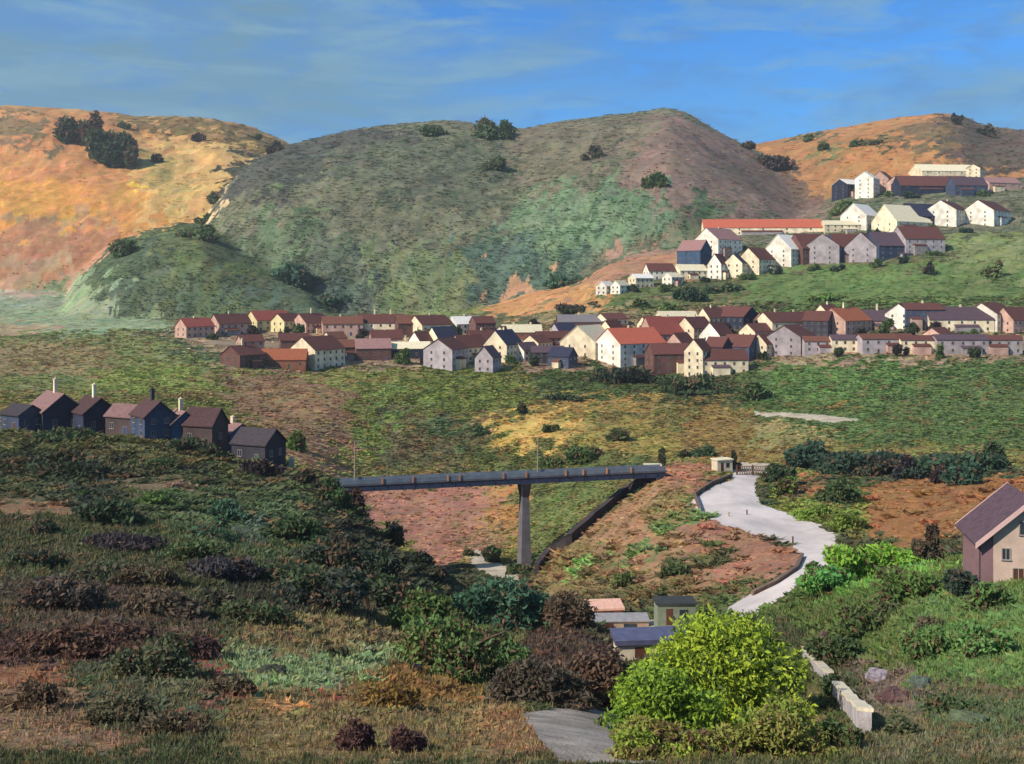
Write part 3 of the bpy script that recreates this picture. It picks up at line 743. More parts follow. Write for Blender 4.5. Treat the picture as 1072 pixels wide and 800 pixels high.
LOWER += [
 (262, 369, 22, 9, 6, 35, 1.3, 'rose', 'maroon', 'small rose house between the two rows, furthest left', 0),
 (308, 368, 24, 9, 6, 20, 1.5, 'brown', 'maroon', 'small brown house behind the long orange brown roof', 0),
 (350, 366, 20, 10, 6, 45, 1.2, 'cream', 'brown', 'small cream house just behind the tall cream gable', 0),
 (404, 364, 26, 9, 7, 15, 1.6, 'rose', 'maroon', 'rose house between the rows above the flat cream roof', 1),
 (440, 371, 18, 11, 8, 55, 1.1, 'white', 'maroon', 'thin white gable right of the flat cream roof', 0),
 (463, 369, 26, 11, 9, 42, 1.3, 'cream', 'navy', 'cream house with navy roof behind the pale lavender gable', 0),
 (505, 369, 28, 10, 8, 30, 1.4, 'brown', 'maroon', 'brown house between the rows at the centre of the village', 1),
 (530, 361, 22, 10, 7, 48, 1.2, 'white', 'maroon', 'small white gable left of the red brown house', 0),
 (562, 371, 24, 10, 7, 50, 1.2, 'cream', 'maroon', 'small cream gable behind the shaded front houses', 0),
 (590, 360, 26, 10, 8, 40, 1.3, 'lavender', 'navy', 'lavender house with navy roof left of the big lit cream roof', 0),
 (589, 386, 24, 11, 7, -30, 1.2, 'slate blue', 'navy', 'slate blue house at the front edge before the big cream roof', 0),
 (640, 362, 22, 12, 9, 52, 1.2, 'cream', 'maroon', 'narrow cream gable left behind the large white house', 0),
 (682, 352, 24, 10, 7, 25, 1.4, 'cream', 'maroon', 'small cream house above the big red roof', 0),
 (712, 376, 24, 12, 9, 45, 1.2, 'rose', 'maroon', 'rose gable squeezed behind the brown house with the window bay', 0),
 (752, 380, 22, 13, 8, -40, 1.1, 'dark', 'maroon', 'dark gabled house between the cream gable and the slate blue one', 0),
 (800, 376, 22, 12, 8, 45, 1.2, 'cream', 'maroon', 'cream gable between the slate blue and lavender gables', 0),
 (804, 347, 22, 11, 7, 30, 1.3, 'pink', 'maroon', 'pink back row house right of the navy gable', 0),
 (866, 342, 24, 12, 8, 40, 1.2, 'cream', 'maroon', 'cream house peeping over the dark walled house', 1),
 (982, 360, 24, 9, 6, 40, 1.3, 'pink', 'maroon', 'small pink house between the two rows towards the right', 0),
]
for (px, py, W, hw, hr, th, asp, wc, rc, lb, ch) in LOWER:
    house(px, py, W, hw, hr, th, asp, wc, rc, lb, g1, ch=ch)
UPPER = [
 (634, 309, 15, 7, 4, 45, 1.3, 'white', 'white', 'tiny white house at the lower left end of the hillside row', 0, 600, 760),
 (649, 308, 15, 7, 4, 40, 1.3, 'white', 'cream', 'second tiny white house at the lower left end of the hillside row', 0, 600, 760),
 (671, 302, 20, 8, 4, 30, 1.5, 'cream', 'white', 'small cream house with white roof right of the two tiny white houses', 0, 600, 780),
 (690, 293, 24, 7, 6, 10, 1.8, 'white', 'maroon', 'low white house with maroon roof on the climbing row', 0, 600, 820),
 (704, 300, 16, 8, 4, 40, 1.3, 'white', 'cream', 'small white house below the low maroon roofed one', 0, 600, 800),
 (722, 293, 26, 9, 5, 20, 1.6, 'cream', 'cream', 'small cream house in front of the blue gable', 0, 600, 820),
 (727, 279, 28, 15, 10, -35, 1.1, 'blue', 'pink', 'blue walled gable with a pink roof at the left of the hillside row', 0, 640, 850),
 (752, 272, 38, 16, 11, 40, 1.4, 'white', 'pink', 'white house with pink roof behind the blue gable', 1, 640, 900),
 (752, 293, 18, 14, 9, 60, 1.2, 'white', 'maroon', 'narrow white gable with maroon slope in front, nearest the blue gable', 0, 620, 850),
 (770, 292, 22, 14, 9, 60, 1.2, 'cream', 'navy', 'cream gable with navy slope in the front of the hillside row', 0, 620, 850),
 (792, 288, 32, 14, 11, 52, 1.3, 'cream', 'maroon', 'cream gable with dark maroon slope in the middle of the hillside row', 0, 640, 850),
 (797, 246, 88, 6, 7, 2, 6.0, 'cream', 'orange red', 'long low building with bright orange red roof behind the hillside row', 0, 760, 960),
 (826, 280, 42, 17, 13, 48, 1.4, 'white', 'white', 'white house with lit white roof slope and blue shaded side', 0, 660, 880),
 (846, 277, 30, 16, 13, 30, 1.3, 'brown', 'maroon', 'house with steep maroon roof right of the white roof slope', 0, 680, 900),
 (863, 278, 34, 18, 10, 62, 1.3, 'lavender', 'maroon', 'tall lavender gable in the middle of the hillside row', 1, 680, 900),
 (885, 275, 32, 15, 12, 25, 1.4, 'slate blue', 'maroon', 'blue grey house with maroon roof and white chimney', 1, 680, 900),
 (905, 276, 34, 15, 12, 58, 1.3, 'lavender', 'maroon', 'lavender gable right of the white chimney', 0, 680, 900),
 (930, 273, 40, 14, 13, 20, 1.5, 'slate blue', 'purple', 'purple roofed house near the right end of the hillside row', 1, 680, 900),
 (960, 267, 40, 14, 12, 15, 1.5, 'lavender', 'maroon', 'maroon roofed house at the right end of the hillside row', 0, 680, 900),
 (879, 243, 30, 6, 4, 4, 2.6, 'cream', 'cream', 'low cream building just behind the middle of the hillside row', 0, 760, 980),
 (901, 242, 32, 13, 12, 42, 1.3, 'white', 'white', 'white steep roofed house above the hillside row', 0, 760, 980),
 (944, 243, 46, 10, 14, 35, 1.7, 'cream', 'cream', 'long cream house with sloping cream roof above the right end', 0, 760, 980),
 (962, 238, 34, 9, 11, 14, 1.6, 'navy', 'navy', 'navy house with dark roof beside the sloping cream one', 0, 780, 980),
 (992, 238, 42, 14, 9, 45, 1.5, 'white', 'maroon', 'white gabled house with maroon roof above the green slope', 1, 780, 980),
 (1033, 237, 42, 15, 9, 40, 1.5, 'white', 'maroon', 'white gabled house with maroon roof next to the right edge of the slope', 0, 780, 980),
]
for (px, py, W, hw, hr, th, asp, wc, rc, lb, ch, a, b) in UPPER:
    house(px, py, W, hw, hr, th, asp, wc, rc, lb, g2, Y0=a, Y1=b, ch=ch)
TOP = [
 (890, 207, 26, 11, 5, 30, 1.4, 'navy', 'white', 'navy house with white roof at the left end of the top row', 0),
 (908, 208, 20, 17, 6, 55, 1.2, 'white', 'white', 'tall white house at the left end of the top row', 1),
 (924, 202, 20, 12, 7, 55, 1.2, 'pink', 'maroon', 'small pink house in the top row beside the tall white one', 0),
 (942, 204, 22, 13, 6, 45, 1.3, 'pink', 'maroon', 'pink house with maroon roof third along the top row', 1),
 (974, 203, 54, 8, 10, 3, 3.4, 'navy', 'maroon', 'long navy terrace under a maroon roof in the top row', 0),
 (987, 190, 46, 9, 8, 12, 1.9, 'cream', 'cream', 'big pale cream house above the long maroon roof', 0),
 (1012, 205, 30, 9, 8, 4, 1.9, 'slate blue', 'purple', 'dark purple roofed house near the right of the top row', 0),
 (1021, 194, 16, 14, 4, 50, 1.1, 'cream', 'maroon', 'narrow cream tower house in the top row', 0),
 (1045, 201, 32, 9, 6, 20, 1.8, 'pink', 'pink', 'pale pink house last on the right of the top row', 0),
]
for (px, py, W, hw, hr, th, asp, wc, rc, lb, ch) in TOP:
    house(px, py, W, hw, hr, th, asp, wc, rc, lb, g3, Y0=820, Y1=1150, ch=ch)
NEAR = [  # the row's shade is put into its navy, slate and blue plaster
 (24, 446, 30, 22, 9, -35, 1.1, 'slate blue', 'dark', 'house painted in slate blue shade, cut by the left edge on the near slope', 0),
 (58, 449, 46, 24, 15, -52, 1.2, 'navy', 'dusky', 'large gable painted in navy shade with pink roof and tall cream chimney', 1),
 (98, 452, 42, 24, 12, -50, 1.2, 'navy', 'dark maroon', 'gable painted in navy shade with maroon roof and squat cream chimney on the near slope', 1),
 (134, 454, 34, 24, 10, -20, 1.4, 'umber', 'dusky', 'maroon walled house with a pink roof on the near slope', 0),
 (160, 459, 38, 25, 13, -55, 1.2, 'slate blue', 'dark maroon', 'gable painted in blue shade with maroon edges and a black chimney', 1),
 (189, 461, 30, 21, 12, -58, 1.1, 'blue', 'dusky', 'gable painted in blue shade with pale pink roof and white chimney', 1),
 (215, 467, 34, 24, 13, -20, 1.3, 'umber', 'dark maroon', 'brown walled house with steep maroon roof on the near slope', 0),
 (243, 472, 32, 26, 8, -45, 1.1, 'blue', 'dusky', 'house painted in blue shade with flat pink roof near the end of the dark row', 1),
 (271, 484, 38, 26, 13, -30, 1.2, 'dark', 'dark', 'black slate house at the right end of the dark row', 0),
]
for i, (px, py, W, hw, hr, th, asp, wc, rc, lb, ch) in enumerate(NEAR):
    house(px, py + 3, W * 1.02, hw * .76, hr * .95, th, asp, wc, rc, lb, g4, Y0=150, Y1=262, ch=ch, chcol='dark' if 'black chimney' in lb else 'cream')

# ------------------------------------------------------------------ the pink house at the right edge (near)
gx, gy, gz = G(1034, 616, 60, 160)
s = gy / F
hs = empty('house', (gx + 5.2, gy + 4.2, gz - .2), 0)
tag(hs, 'mauve house with a gable rendered pale as if sunlit, half out of the picture at the right edge', 'house')
# gable end turned left-front, ridge running to the right and back
th = math.radians(80)
hs.rotation_euler = (0, 0, th)
L, D, H, RR = 8.0, 9.6, 5.0, 4.2
mw = surf('mauve_plaster', (128, 98, 100), .9, .12, .8, .35); mp = surf('pale_pink_board', (206, 168, 160), .8, .08, 1.0, .2)
m = MB()
m.add([(-L/2,-D/2,-3),(L/2,-D/2,-3),(L/2,D/2,-3),(-L/2,D/2,-3),(-L/2,-D/2,H),(L/2,-D/2,H),(L/2,D/2,H),(-L/2,D/2,H),(-L/2,0,H+RR),(L/2,0,H+RR)],
      [(0,3,2,1),(0,1,5,4),(2,3,7,6),(1,2,6,9,5),(3,0,4,8,7),(4,5,9,8),(6,7,8,9)])
m.build('wall', mw, hs)
sl_ = RR / (D/2); ov = .7; ye = D/2 + ov; ze = H - ov * sl_; tk = .22
top = [(-ye, ze + tk), (0, H + RR + tk), (ye, ze + tk), (ye, ze + .02), (0, H + RR + .02), (-ye, ze + .02)]
m = MB(); m.add([(-L/2 - .7, y, z) for y, z in top] + [(L/2 + .7, y, z) for y, z in top],
      [(i, (i+1) % 6, (i+1) % 6 + 6, i + 6) for i in range(6)] + [(0,5,4,1), (1,4,3,2), (6,7,10,11), (7,8,9,10)])
rf = m.build('roof', roofm('purple'), hs)
m = MB()
for sgn in (-1, 1):
    m.prism([(0,0),(.02,0),(.02,.02),(0,.02)], 0, .001)
for y0, z0, y1, z1 in ((-ye, ze, 0, H+RR), (ye, ze, 0, H+RR)):
    for xx in (-L/2 - .78, L/2 + .72):
        m = MB()
        m.add([(xx,y0,z0-.28),(xx+.06,y0,z0-.28),(xx+.06,y1,z1-.28),(xx,y1,z1-.28),(xx,y0,z0+.3),(xx+.06,y0,z0+.3),(xx+.06,y1,z1+.3),(xx,y1,z1+.3)],
              [(0,3,2,1),(4,5,6,7),(0,1,5,4),(1,2,6,5),(2,3,7,6),(3,0,4,7)])
        m.build('bargeboard', mp, rf)
m = MB(); m.box(-L/2 - .7, L/2 + .7, -ye - .1, -ye, ze - .15, ze + .28); m.build('fascia', mp, rf)
m = MB(); m.tube([(-L/2+.2, D/2+.08, -.5), (-L/2+.2, D/2+.08, H-.3)], .06, 8); m.build('downpipe', surf('downpipe_paint', (70, 66, 68), .6, .15), hs)
def opening(kind, u, z, w_, h_, side, mat_):
    mb, fr = MB(), MB()
    if side == 's':
        mb.box(u - w_/2, u + w_/2, -D/2 - .03, -D/2 + .02, z, z + h_)
        for a in ((u - w_/2 - .1, u - w_/2, z, z + h_), (u + w_/2, u + w_/2 + .1, z, z + h_), (u - w_/2 - .1, u + w_/2 + .1, z + h_, z + h_ + .1), (u - .03, u + .03, z, z + h_)):
            fr.box(a[0], a[1], -D/2 - .09, -D/2 + .02, a[2], a[3])
        fr.box(u - w_/2 - .15, u + w_/2 + .15, -D/2 - .16, -D/2 + .02, z - .1, z)
    else:
        mb.box(-L/2 - .09, -L/2 + .02, u - w_/2, u + w_/2, z, z + h_)
        for a in ((u - w_/2 - .1, u - w_/2, z, z + h_), (u + w_/2, u + w_/2 + .1, z, z + h_), (u - w_/2 - .1, u + w_/2 + .1, z + h_, z + h_ + .1), (u - .03, u + .03, z, z + h_)):
            fr.box(-L/2 - .14, -L/2 + .02, a[0], a[1], a[2], a[3])
        fr.box(-L/2 - .2, -L/2 + .02, u - w_/2 - .15, u + w_/2 + .15, z - .1, z)
    o = mb.build(kind, mat_, hs); fr.build('frame', trim, o)
m = MB(); m.add([(-L/2-.05,-D/2+.02,-3),(-L/2-.05,D/2-1.2,-3),(-L/2-.05,D/2-1.2,H+RR*(1.2/(D/2))-.1),(-L/2-.05,0,H+RR-.1),(-L/2-.05,-D/2+.02,H-.05),
 (-L/2+.01,-D/2+.02,-3),(-L/2+.01,D/2-1.2,-3),(-L/2+.01,D/2-1.2,H+RR*(1.2/(D/2))-.1),(-L/2+.01,0,H+RR-.1),(-L/2+.01,-D/2+.02,H-.05)],
 [(0,1,2,3,4),(9,8,7,6,5),(0,5,6,1),(1,6,7,2),(2,7,8,3),(3,8,9,4),(4,9,5,0)]); m.build('sunlit_gable', surf('sunlit_gable_render', (206, 178, 160), .9, .15, .4, .3), hs)  # pale render also carries the gable's sunlight in its colour
opening('window', 2.4, 3.0, .7, 1.1, 'w', glass); opening('window', -1.6, .9, .8, 1.3, 'w', glass); opening('window', .6, 5.6, .9, 1.3, 'w', glass); opening('door', 1.2, .0, 1.0, 2.1, 'w', doorm['brown'])
opening('window', -2.6, 3.3, 1.0, 1.3, 's', glass); opening('window', .6, 3.3, 1.0, 1.3, 's', glass); opening('window', -2.6, .8, 1.0, 1.3, 's', glass)

# ------------------------------------------------------------------ footbridge over the valley
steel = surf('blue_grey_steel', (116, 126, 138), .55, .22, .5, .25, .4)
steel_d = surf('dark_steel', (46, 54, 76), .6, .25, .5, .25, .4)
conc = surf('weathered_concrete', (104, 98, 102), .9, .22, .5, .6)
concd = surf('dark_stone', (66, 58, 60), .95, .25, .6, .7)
orange = surf('rusty_post', (190, 130, 84), .7, .15)
pa = np.array([(345 - CX) / F * 249, 249, (HY - 507.5) / F * 249]); pb = np.array([(692 - CX) / F * 273, 273, (HY - 492) / F * 273])
Lb = float(np.linalg.norm((pb - pa)[:2])); ab = math.atan2(pb[1] - pa[1], pb[0] - pa[0])
br = empty('bridge', tuple(pa), ab); tag(br, 'long blue grey girder bridge on one tall pier crossing the valley', 'bridge')
slope = (pb[2] - pa[2]) / Lb
def bb(mb, x0, x1, y0, y1, z0, z1):
    q = [(x, y, z + slope * x) for (x, y, z) in [(x0,y0,z0),(x1,y0,z0),(x1,y1,z0),(x0,y1,z0),(x0,y0,z1),(x1,y0,z1),(x1,y1,z1),(x0,y1,z1)]]
    mb.add(q, [(0,3,2,1),(4,5,6,7),(0,1,5,4),(1,2,6,5),(2,3,7,6),(3,0,4,7)])
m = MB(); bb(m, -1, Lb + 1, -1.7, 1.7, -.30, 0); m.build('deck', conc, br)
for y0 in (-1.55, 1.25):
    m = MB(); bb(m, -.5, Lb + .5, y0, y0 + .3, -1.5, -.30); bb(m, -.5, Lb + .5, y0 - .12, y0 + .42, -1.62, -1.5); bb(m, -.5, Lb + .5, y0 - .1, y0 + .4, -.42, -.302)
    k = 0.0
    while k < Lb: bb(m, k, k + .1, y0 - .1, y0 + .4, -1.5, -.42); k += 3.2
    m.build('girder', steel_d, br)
for y0 in (-1.7, 1.6):
    m = MB(); bb(m, -.5, Lb + .5, y0, y0 + .1, 1.0, 1.12); bb(m, -.5, Lb + .5, y0 + .02, y0 + .08, .08, .96)
    m.build('parapet', steel, br)
k = 6.0; 
for px_ in (395, 425, 460, 472, 517, 541, 583, 602, 628, 655):
    t = (px_ - 345) / 347.0 * Lb; m = MB(); bb(m, t - .16, t + .16, -1.9, -1.702, -.1, 1.35); m.build('post', orange, br)
tp = (541 - 345) / (692 - 345.0) * Lb
pw = pa + (pb - pa) * tp / Lb; bz = ground_z(pw[0], pw[1]) - pa[2]
m = MB()
def frust(mb, x, y, z0, z1, a0, b0, a1, b1):
    mb.add([(x-a0,y-b0,z0),(x+a0,y-b0,z0),(x+a0,y+b0,z0),(x-a0,y+b0,z0),(x-a1,y-b1,z1),(x+a1,y-b1,z1),(x+a1,y+b1,z1),(x-a1,y+b1,z1)],
           [(0,3,2,1),(4,5,6,7),(0,1,5,4),(1,2,6,5),(2,3,7,6),(3,0,4,7)])
frust(m, tp, 0, bz - 2, slope*tp - 4.7, 1.35, 1.7, .8, 1.3)
pier = m.build('pier', conc, br)
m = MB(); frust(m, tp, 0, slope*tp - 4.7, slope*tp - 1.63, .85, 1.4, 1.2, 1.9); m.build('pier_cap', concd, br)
for t, nm in ((0.2, 'abutment'), (Lb - .2, 'abutment')):
    m = MB(); frust(m, t, 0, slope*t - 9, slope*t - 1.63, 2.6, 2.6, 1.8, 2.1); m.build(nm, concd, br)
polem = surf('pole_grey', (150, 132, 122), .7, .2)
for px_, hgt, lb in ((370, 9.5, 'tall thin post standing on the bridge near its left end'), (557, 9.0, 'thin pale lamp post standing on the bridge right of the pier')):
    t = (px_ - 345) / 347.0; p = pa + (pb - pa) * t
    nrm = np.array([math.sin(ab), -math.cos(ab)])
    r_ = empty('lamp_post', (p[0] - nrm[0]*1.2, p[1] - nrm[1]*1.2, p[2]), ab); tag(r_, lb, 'lamp post', 'posts on the bridge')
    m = MB(); m.tube([(0,0,0), (0,0,hgt)], .17, 8, .10); m.box(-.25, .25, -.25, .25, 0, .5); m.build('pole', polem, r_)
    m = MB(); m.tube([(0,0,hgt-.1), (.5,0,hgt+.15), (1.0,0,hgt+.1)], .06, 6); m.box(.7, 1.3, -.12, .12, hgt + .02, hgt + .16); m.build('lamp_head', steel, r_)

# ------------------------------------------------------------------ retaining wall running down the mound
def wall_line(name, pts, h, th_, mat_, label, cat, cap=None, lift=0.0, parent_name='wall'):
    """wall following the ground through photo positions (px,py,Y0,Y1)"""
    P = []
    for a, b in zip(pts[:-1], pts[1:]):
        for k in range(6):
            t = k / 6.0; P.append(G(a[0] + (b[0]-a[0])*t, a[1] + (b[1]-a[1])*t, a[2], a[3]))
    P.append(G(*pts[-1]))
    root = empty(name, P[0]); tag(root, label, cat)
    o = np.array(P[0]); V = []; C = []
    for i, p in enumerate(P):
        d = np.array(P[min(i+1, len(P)-1)])[:2] - np.array(P[max(i-1, 0)])[:2]; d /= np.linalg.norm(d) + 1e-9
        nn = np.array([-d[1], d[0]]) * th_ / 2
        q = np.array(p) - o; hh = h * (1 + R.uniform(-.06, .06))
        V += [(q[0]-nn[0], q[1]-nn[1], q[2]-1.5), (q[0]+nn[0], q[1]+nn[1], q[2]-1.5), (q[0]+nn[0], q[1]+nn[1], q[2]+hh), (q[0]-nn[0], q[1]-nn[1], q[2]+hh)]
        n2 = nn * 1.3
        C += [(q[0]-n2[0], q[1]-n2[1], q[2]+hh+.003), (q[0]+n2[0], q[1]+n2[1], q[2]+hh+.003), (q[0]+n2[0], q[1]+n2[1], q[2]+hh+.18), (q[0]-n2[0], q[1]-n2[1], q[2]+hh+.18)]
    def strip(V):
        f = []
        for i in range(len(P) - 1):
            for k in range(4): f.append((i*4+k, i*4+(k+1)%4, (i+1)*4+(k+1)%4, (i+1)*4+k))
        f += [(3,2,1,0), tuple((len(P)-1)*4 + k for k in range(4))]
        return f
    m = MB(); m.add(V, strip(V)); m.build('masonry', mat_, root)
    m = MB(); m.add(C, strip(C)); m.build('coping', cap or mat_, root)
    return root
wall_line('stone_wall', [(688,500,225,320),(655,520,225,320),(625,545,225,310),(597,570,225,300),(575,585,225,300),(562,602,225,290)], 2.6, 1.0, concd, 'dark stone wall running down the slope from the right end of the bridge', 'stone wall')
creamw = surf('sunlit_limewash', (216, 200, 172), .9, .15, .6, .4); lavw = surf('lavender_limewash', (160, 148, 158), .9, .15, .8, .5)
pw_ = surf('pale_wall', (190, 178, 176), .9, .25, .6, .6)
wall_line('garden_wall', [(843,690,30,120),(856,706,30,112),(868,720,30,108)], 1.1, .55, pw_, 'upper length of the pale garden wall, beside the yellow green tree', 'garden wall', creamw)  # cream coping paints the lit top edge of both garden walls
wall_line('garden_wall', [(876,732,30,105),(890,750,30,95),(906,770,28,90)], 1.15, .55, pw_, 'lower length of the pale garden wall, ending near the bottom edge', 'garden wall', creamw)

drystone = surf('dry_stone', (116, 96, 84), .95, .3, 1.2, 1.0)  # low walls added to cast shadow onto the road
wall_line('shade_wall', [(766,500,200,330),(745,508,200,330),(727,520,190,320),(733,536,180,310)], .8, .4, drystone, 'added low wall shading the inner side of the upper bend of the road', 'added shade wall')
wall_line('shade_wall', [(840,584,140,260),(834,597,140,250),(812,612,130,240),(788,624,120,230)], .6, .45, drystone, 'added low wall shading the inner side of the lower bend of the road', 'added shade wall')
# ------------------------------------------------------------------ small buildings and walls around the road head
def block(name, px, py, W, hh, dep, rz, mat_, roofmat, label, cat, Y0, Y1, over=.25, tk=.25, tilt=0.0, group=None, opening_=True, dz=0):
    gx, gy, gz = G(px, py, Y0, Y1); s = gy / F
    r_ = empty(name, (gx, gy + dep/2, gz + dz), math.radians(rz)); tag(r_, label, cat, group)
    w_ = W * s / 2; h_ = hh * s
    m = MB(); m.box(-w_, w_, -dep/2, dep/2, -2.5, h_); m.build('wall', mat_, r_)
    m = MB()
    m.add([(-w_-over,-dep/2-over,h_+.003),(w_+over,-dep/2-over,h_+.003),(w_+over,dep/2+over,h_+.003+tilt),(-w_-over,dep/2+over,h_+.003+tilt),
           (-w_-over,-dep/2-over,h_+tk),(w_+over,-dep/2-over,h_+tk),(w_+over,dep/2+over,h_+tk+tilt),(-w_-over,dep/2+over,h_+tk+tilt)],
          [(0,3,2,1),(4,5,6,7),(0,1,5,4),(1,2,6,5),(2,3,7,6),(3,0,4,7)])
    m.build('roof', roofmat, r_)
    if opening_:
        m = MB(); m.box(-w_*.55, -w_*.2, -dep/2 - .03, -dep/2 + .01, .1, h_*.8); m.build('door', doorm['brown'], r_)
        m = MB(); m.box(w_*.15, w_*.6, -dep/2 - .03, -dep/2 + .01, h_*.35, h_*.75); m.build('window', glass, r_)
    return r_
navyr = surf('navy_sheet_roof', (84, 84, 108), .45, .2, 1.2, .3, .5); pinkr = surf('salmon_tile', (214, 166, 146), .85, .15, 2, .5); greyg = surf('grey_green_boards', (122, 128, 108), .9, .15, 1.2, .4)
block('shed', 685, 689, 80, 15, 2.6, 6, creamw, navyr, 'long pale walled shed with rounded dark navy roof, frontmost of the sheds', 'shed', 60, 170, .35, .55, .5)
block('shed', 708, 655, 40, 22, 3.2, 2, greyg, surf('dark_felt', (58, 60, 60), .9, .2), 'grey green box shed with dark roof edge behind the navy roof', 'shed', 100, 200)
block('shed', 648, 660, 62, 9, 3.0, 2, surf('tan_plaster', (176, 150, 128), .9, .15), surf('grey_sheet', (150, 146, 146), .7, .2), 'low tan shed with grey sheet roof left of the navy one', 'shed', 100, 200, .2, .15, .2)
block('shed', 628, 646, 46, 7, 3.0, 6, surf('rust_wall', (176, 108, 78), .9, .15), pinkr, 'low shed with salmon pink roof, leftmost of the sheds', 'shed', 100, 220, .3, .3, .5)
block('hut', 757, 494, 18, 12, 3.0, 20, creamw, roofm('cream'), 'small cream hut at the head of the winding road', 'hut', 230, 400)
block('hut', 684, 493, 16, 5, 3.0, 0, creamw, roofm('cream'), 'little cream hut at the right end of the bridge', 'hut', 280, 400)
# brown lattice gate across the head of the road
gx, gy, gz = G(788, 498, 230, 400); s = gy / F
gt = empty('gate', (gx, gy, gz), math.radians(4)); tag(gt, 'brown timber lattice gate closing the head of the winding road', 'gate')
timber = surf('brown_timber', (96, 66, 52), .85, .2, 2, .4)
w_ = 17 * s; h_ = 10 * s
for x in (-w_, 0, w_): m = MB(); m.box(x - .18, x + .18, -.18, .18, -.6, h_ + .3); m.build('post', timber, gt)
m = MB()
for z in (.35, h_ * .5, h_ - .1): m.box(-w_, w_, -.06, .06, z, z + .14)
n_ = 14
for k in range(n_): 
    x = -w_ + 2 * w_ * k / n_
    for (a, b) in ((.35, h_), (h_, .35)):
        m.add([(x,-.1,a),(x+.12,-.1,a),(x+.12,-.062,a),(x,-.062,a),(x+1.0,-.1,b),(x+1.12,-.1,b),(x+1.12,-.062,b),(x+1.0,-.062,b)],
              [(0,3,2,1),(4,5,6,7),(0,1,5,4),(1,2,6,5),(2,3,7,6),(3,0,4,7)])
m.build('lattice', timber, gt)
# bollards on the road edge
for px_, py_, hh, lb in ((782, 539, 5, 'short dark post on the inside of the upper bend of the road'), (763, 541, 4.5, 'short pale post by the blue shade on the upper road'), (830, 571, 9, 'taller dark post standing at the lower bend of the road'), (912, 0, 0, None)):
    if lb is None: continue
    gx, gy, gz = G(px_, py_, 140, 300); s = gy / F
    m = MB(); m.tube([(0,0,-.3),(0,0,hh*s)], .17, 8, .14); m.tube([(0,0,hh*s),(0,0,hh*s+.08)], .20, 8, .12)
    o = m.build('road_post', timber if 'dark' in lb else surf('pale_post', (170, 140, 110), .8, .2), None, (gx, gy, gz)); tag(o, lb, 'post', 'posts along the road')
# other marks: pale posts and stones
for nm, px_, py_, wpx, hpx, c, lb, Y0, Y1, rz in (
    ('boundary_stone', 305, 491, 7, 14, (206, 190, 158), 'pale cream stone pillar at the right end of the dark houses', 180, 262, 10),
    ('boundary_stone', 918, 482, 5, 11, (196, 158, 142), 'pinkish standing stone among the dark hedges', 240, 420, -8),
    ('boundary_stone', 862, 676, 8, 16, (96, 74, 72), 'dark stump with a cream lit edge above the garden wall', 50, 130, 12)):
    gx, gy, gz = G(px_, py_, Y0, Y1); s = gy / F; w_ = wpx * s / 2; h_ = hpx * s
    m = MB(); frust(m, 0, 0, -.4, h_ * .8, w_, w_ * .8, w_ * .8, w_ * .65); frust(m, 0, 0, h_ * .8, h_, w_ * .8, w_ * .65, w_ * .35, w_ * .3)
    o = m.build(nm, surf('stone_%d' % px_, c, .9, .2, 1.5, .8), None, (gx, gy, gz), math.radians(rz)); tag(o, lb, 'stone', None)
def rock(px_, py_, wpx, hpx, c, lb, Y0, Y1, name='rock'):
    gx, gy, gz = G(px_, py_, Y0, Y1); s = gy / F; n1, n2 = 16, 10; V = []; rs = np.random.RandomState(int(px_ + py_))
    ph = rs.rand(6) * 6
    for j in range(n2):
        for i in range(n1):
            a = 2*math.pi*i/n1; b = -math.pi/2 + math.pi*j/(n2-1)
            rr = 1 + .16*math.sin(3*a+ph[0])*math.cos(2*b+ph[1]) + .12*math.sin(5*a+ph[2]+b*3) + rs.uniform(-.05, .05)
            x = math.copysign(abs(math.cos(b)*math.cos(a))**.7, math.cos(a)); y = math.copysign(abs(math.cos(b)*math.sin(a))**.7, math.sin(a)); z = math.copysign(abs(math.sin(b))**.7, math.sin(b))
            V.append((x*rr*wpx*s/2, y*rr*wpx*s*.38, z*rr*hpx*s*.62 + hpx*s*.3))
    m = MB(); m.add(V, [(j*n1+i, j*n1+(i+1)%n1, (j+1)*n1+(i+1)%n1, (j+1)*n1+i) for j in range(n2-1) for i in range(n1)])
    o = m.build(name, surf('rock_%d' % int(px_), c, .95, .3, 3.0, 1.0), None, (gx, gy, gz), rs.rand()*3)
    tag(o, lb, 'rock', 'loose rocks on the near slopes')
rock(964, 720, 20, 12, (92, 102, 92), 'grey green mossy boulder above the lower right corner', 30, 120)
rock(1014, 758, 44, 10, (98, 108, 82), 'long flat mossy rock in the lower right corner', 25, 110)
rock(918, 712, 22, 12, (150, 138, 146), 'pale lavender rock on the earth right of the garden wall', 30, 120)
rock(935, 734, 36, 12, (110, 82, 78), 'reddish dark slab on the earth right of the garden wall', 30, 120)
rock(628, 760, 14, 9, (96, 100, 66), 'small round mossy stone on the footpath', 30, 100)
rock(284, 706, 30, 9, (70, 72, 60), 'flat dark stone lying on the bright grass', 50, 130)
rock(436, 704, 12, 9, (52, 46, 52), 'small dark stone beside the tawny grass', 50, 130)
# ------------------------------------------------------------------ plants
mat_leaf = tint_mat('foliage', translucent=.34, rough=.75)
mat_grass = tint_mat('grass_blades', translucent=.32, rough=.85)
bark = surf('bark', (92, 74, 62), .95, .25, 3, .8)

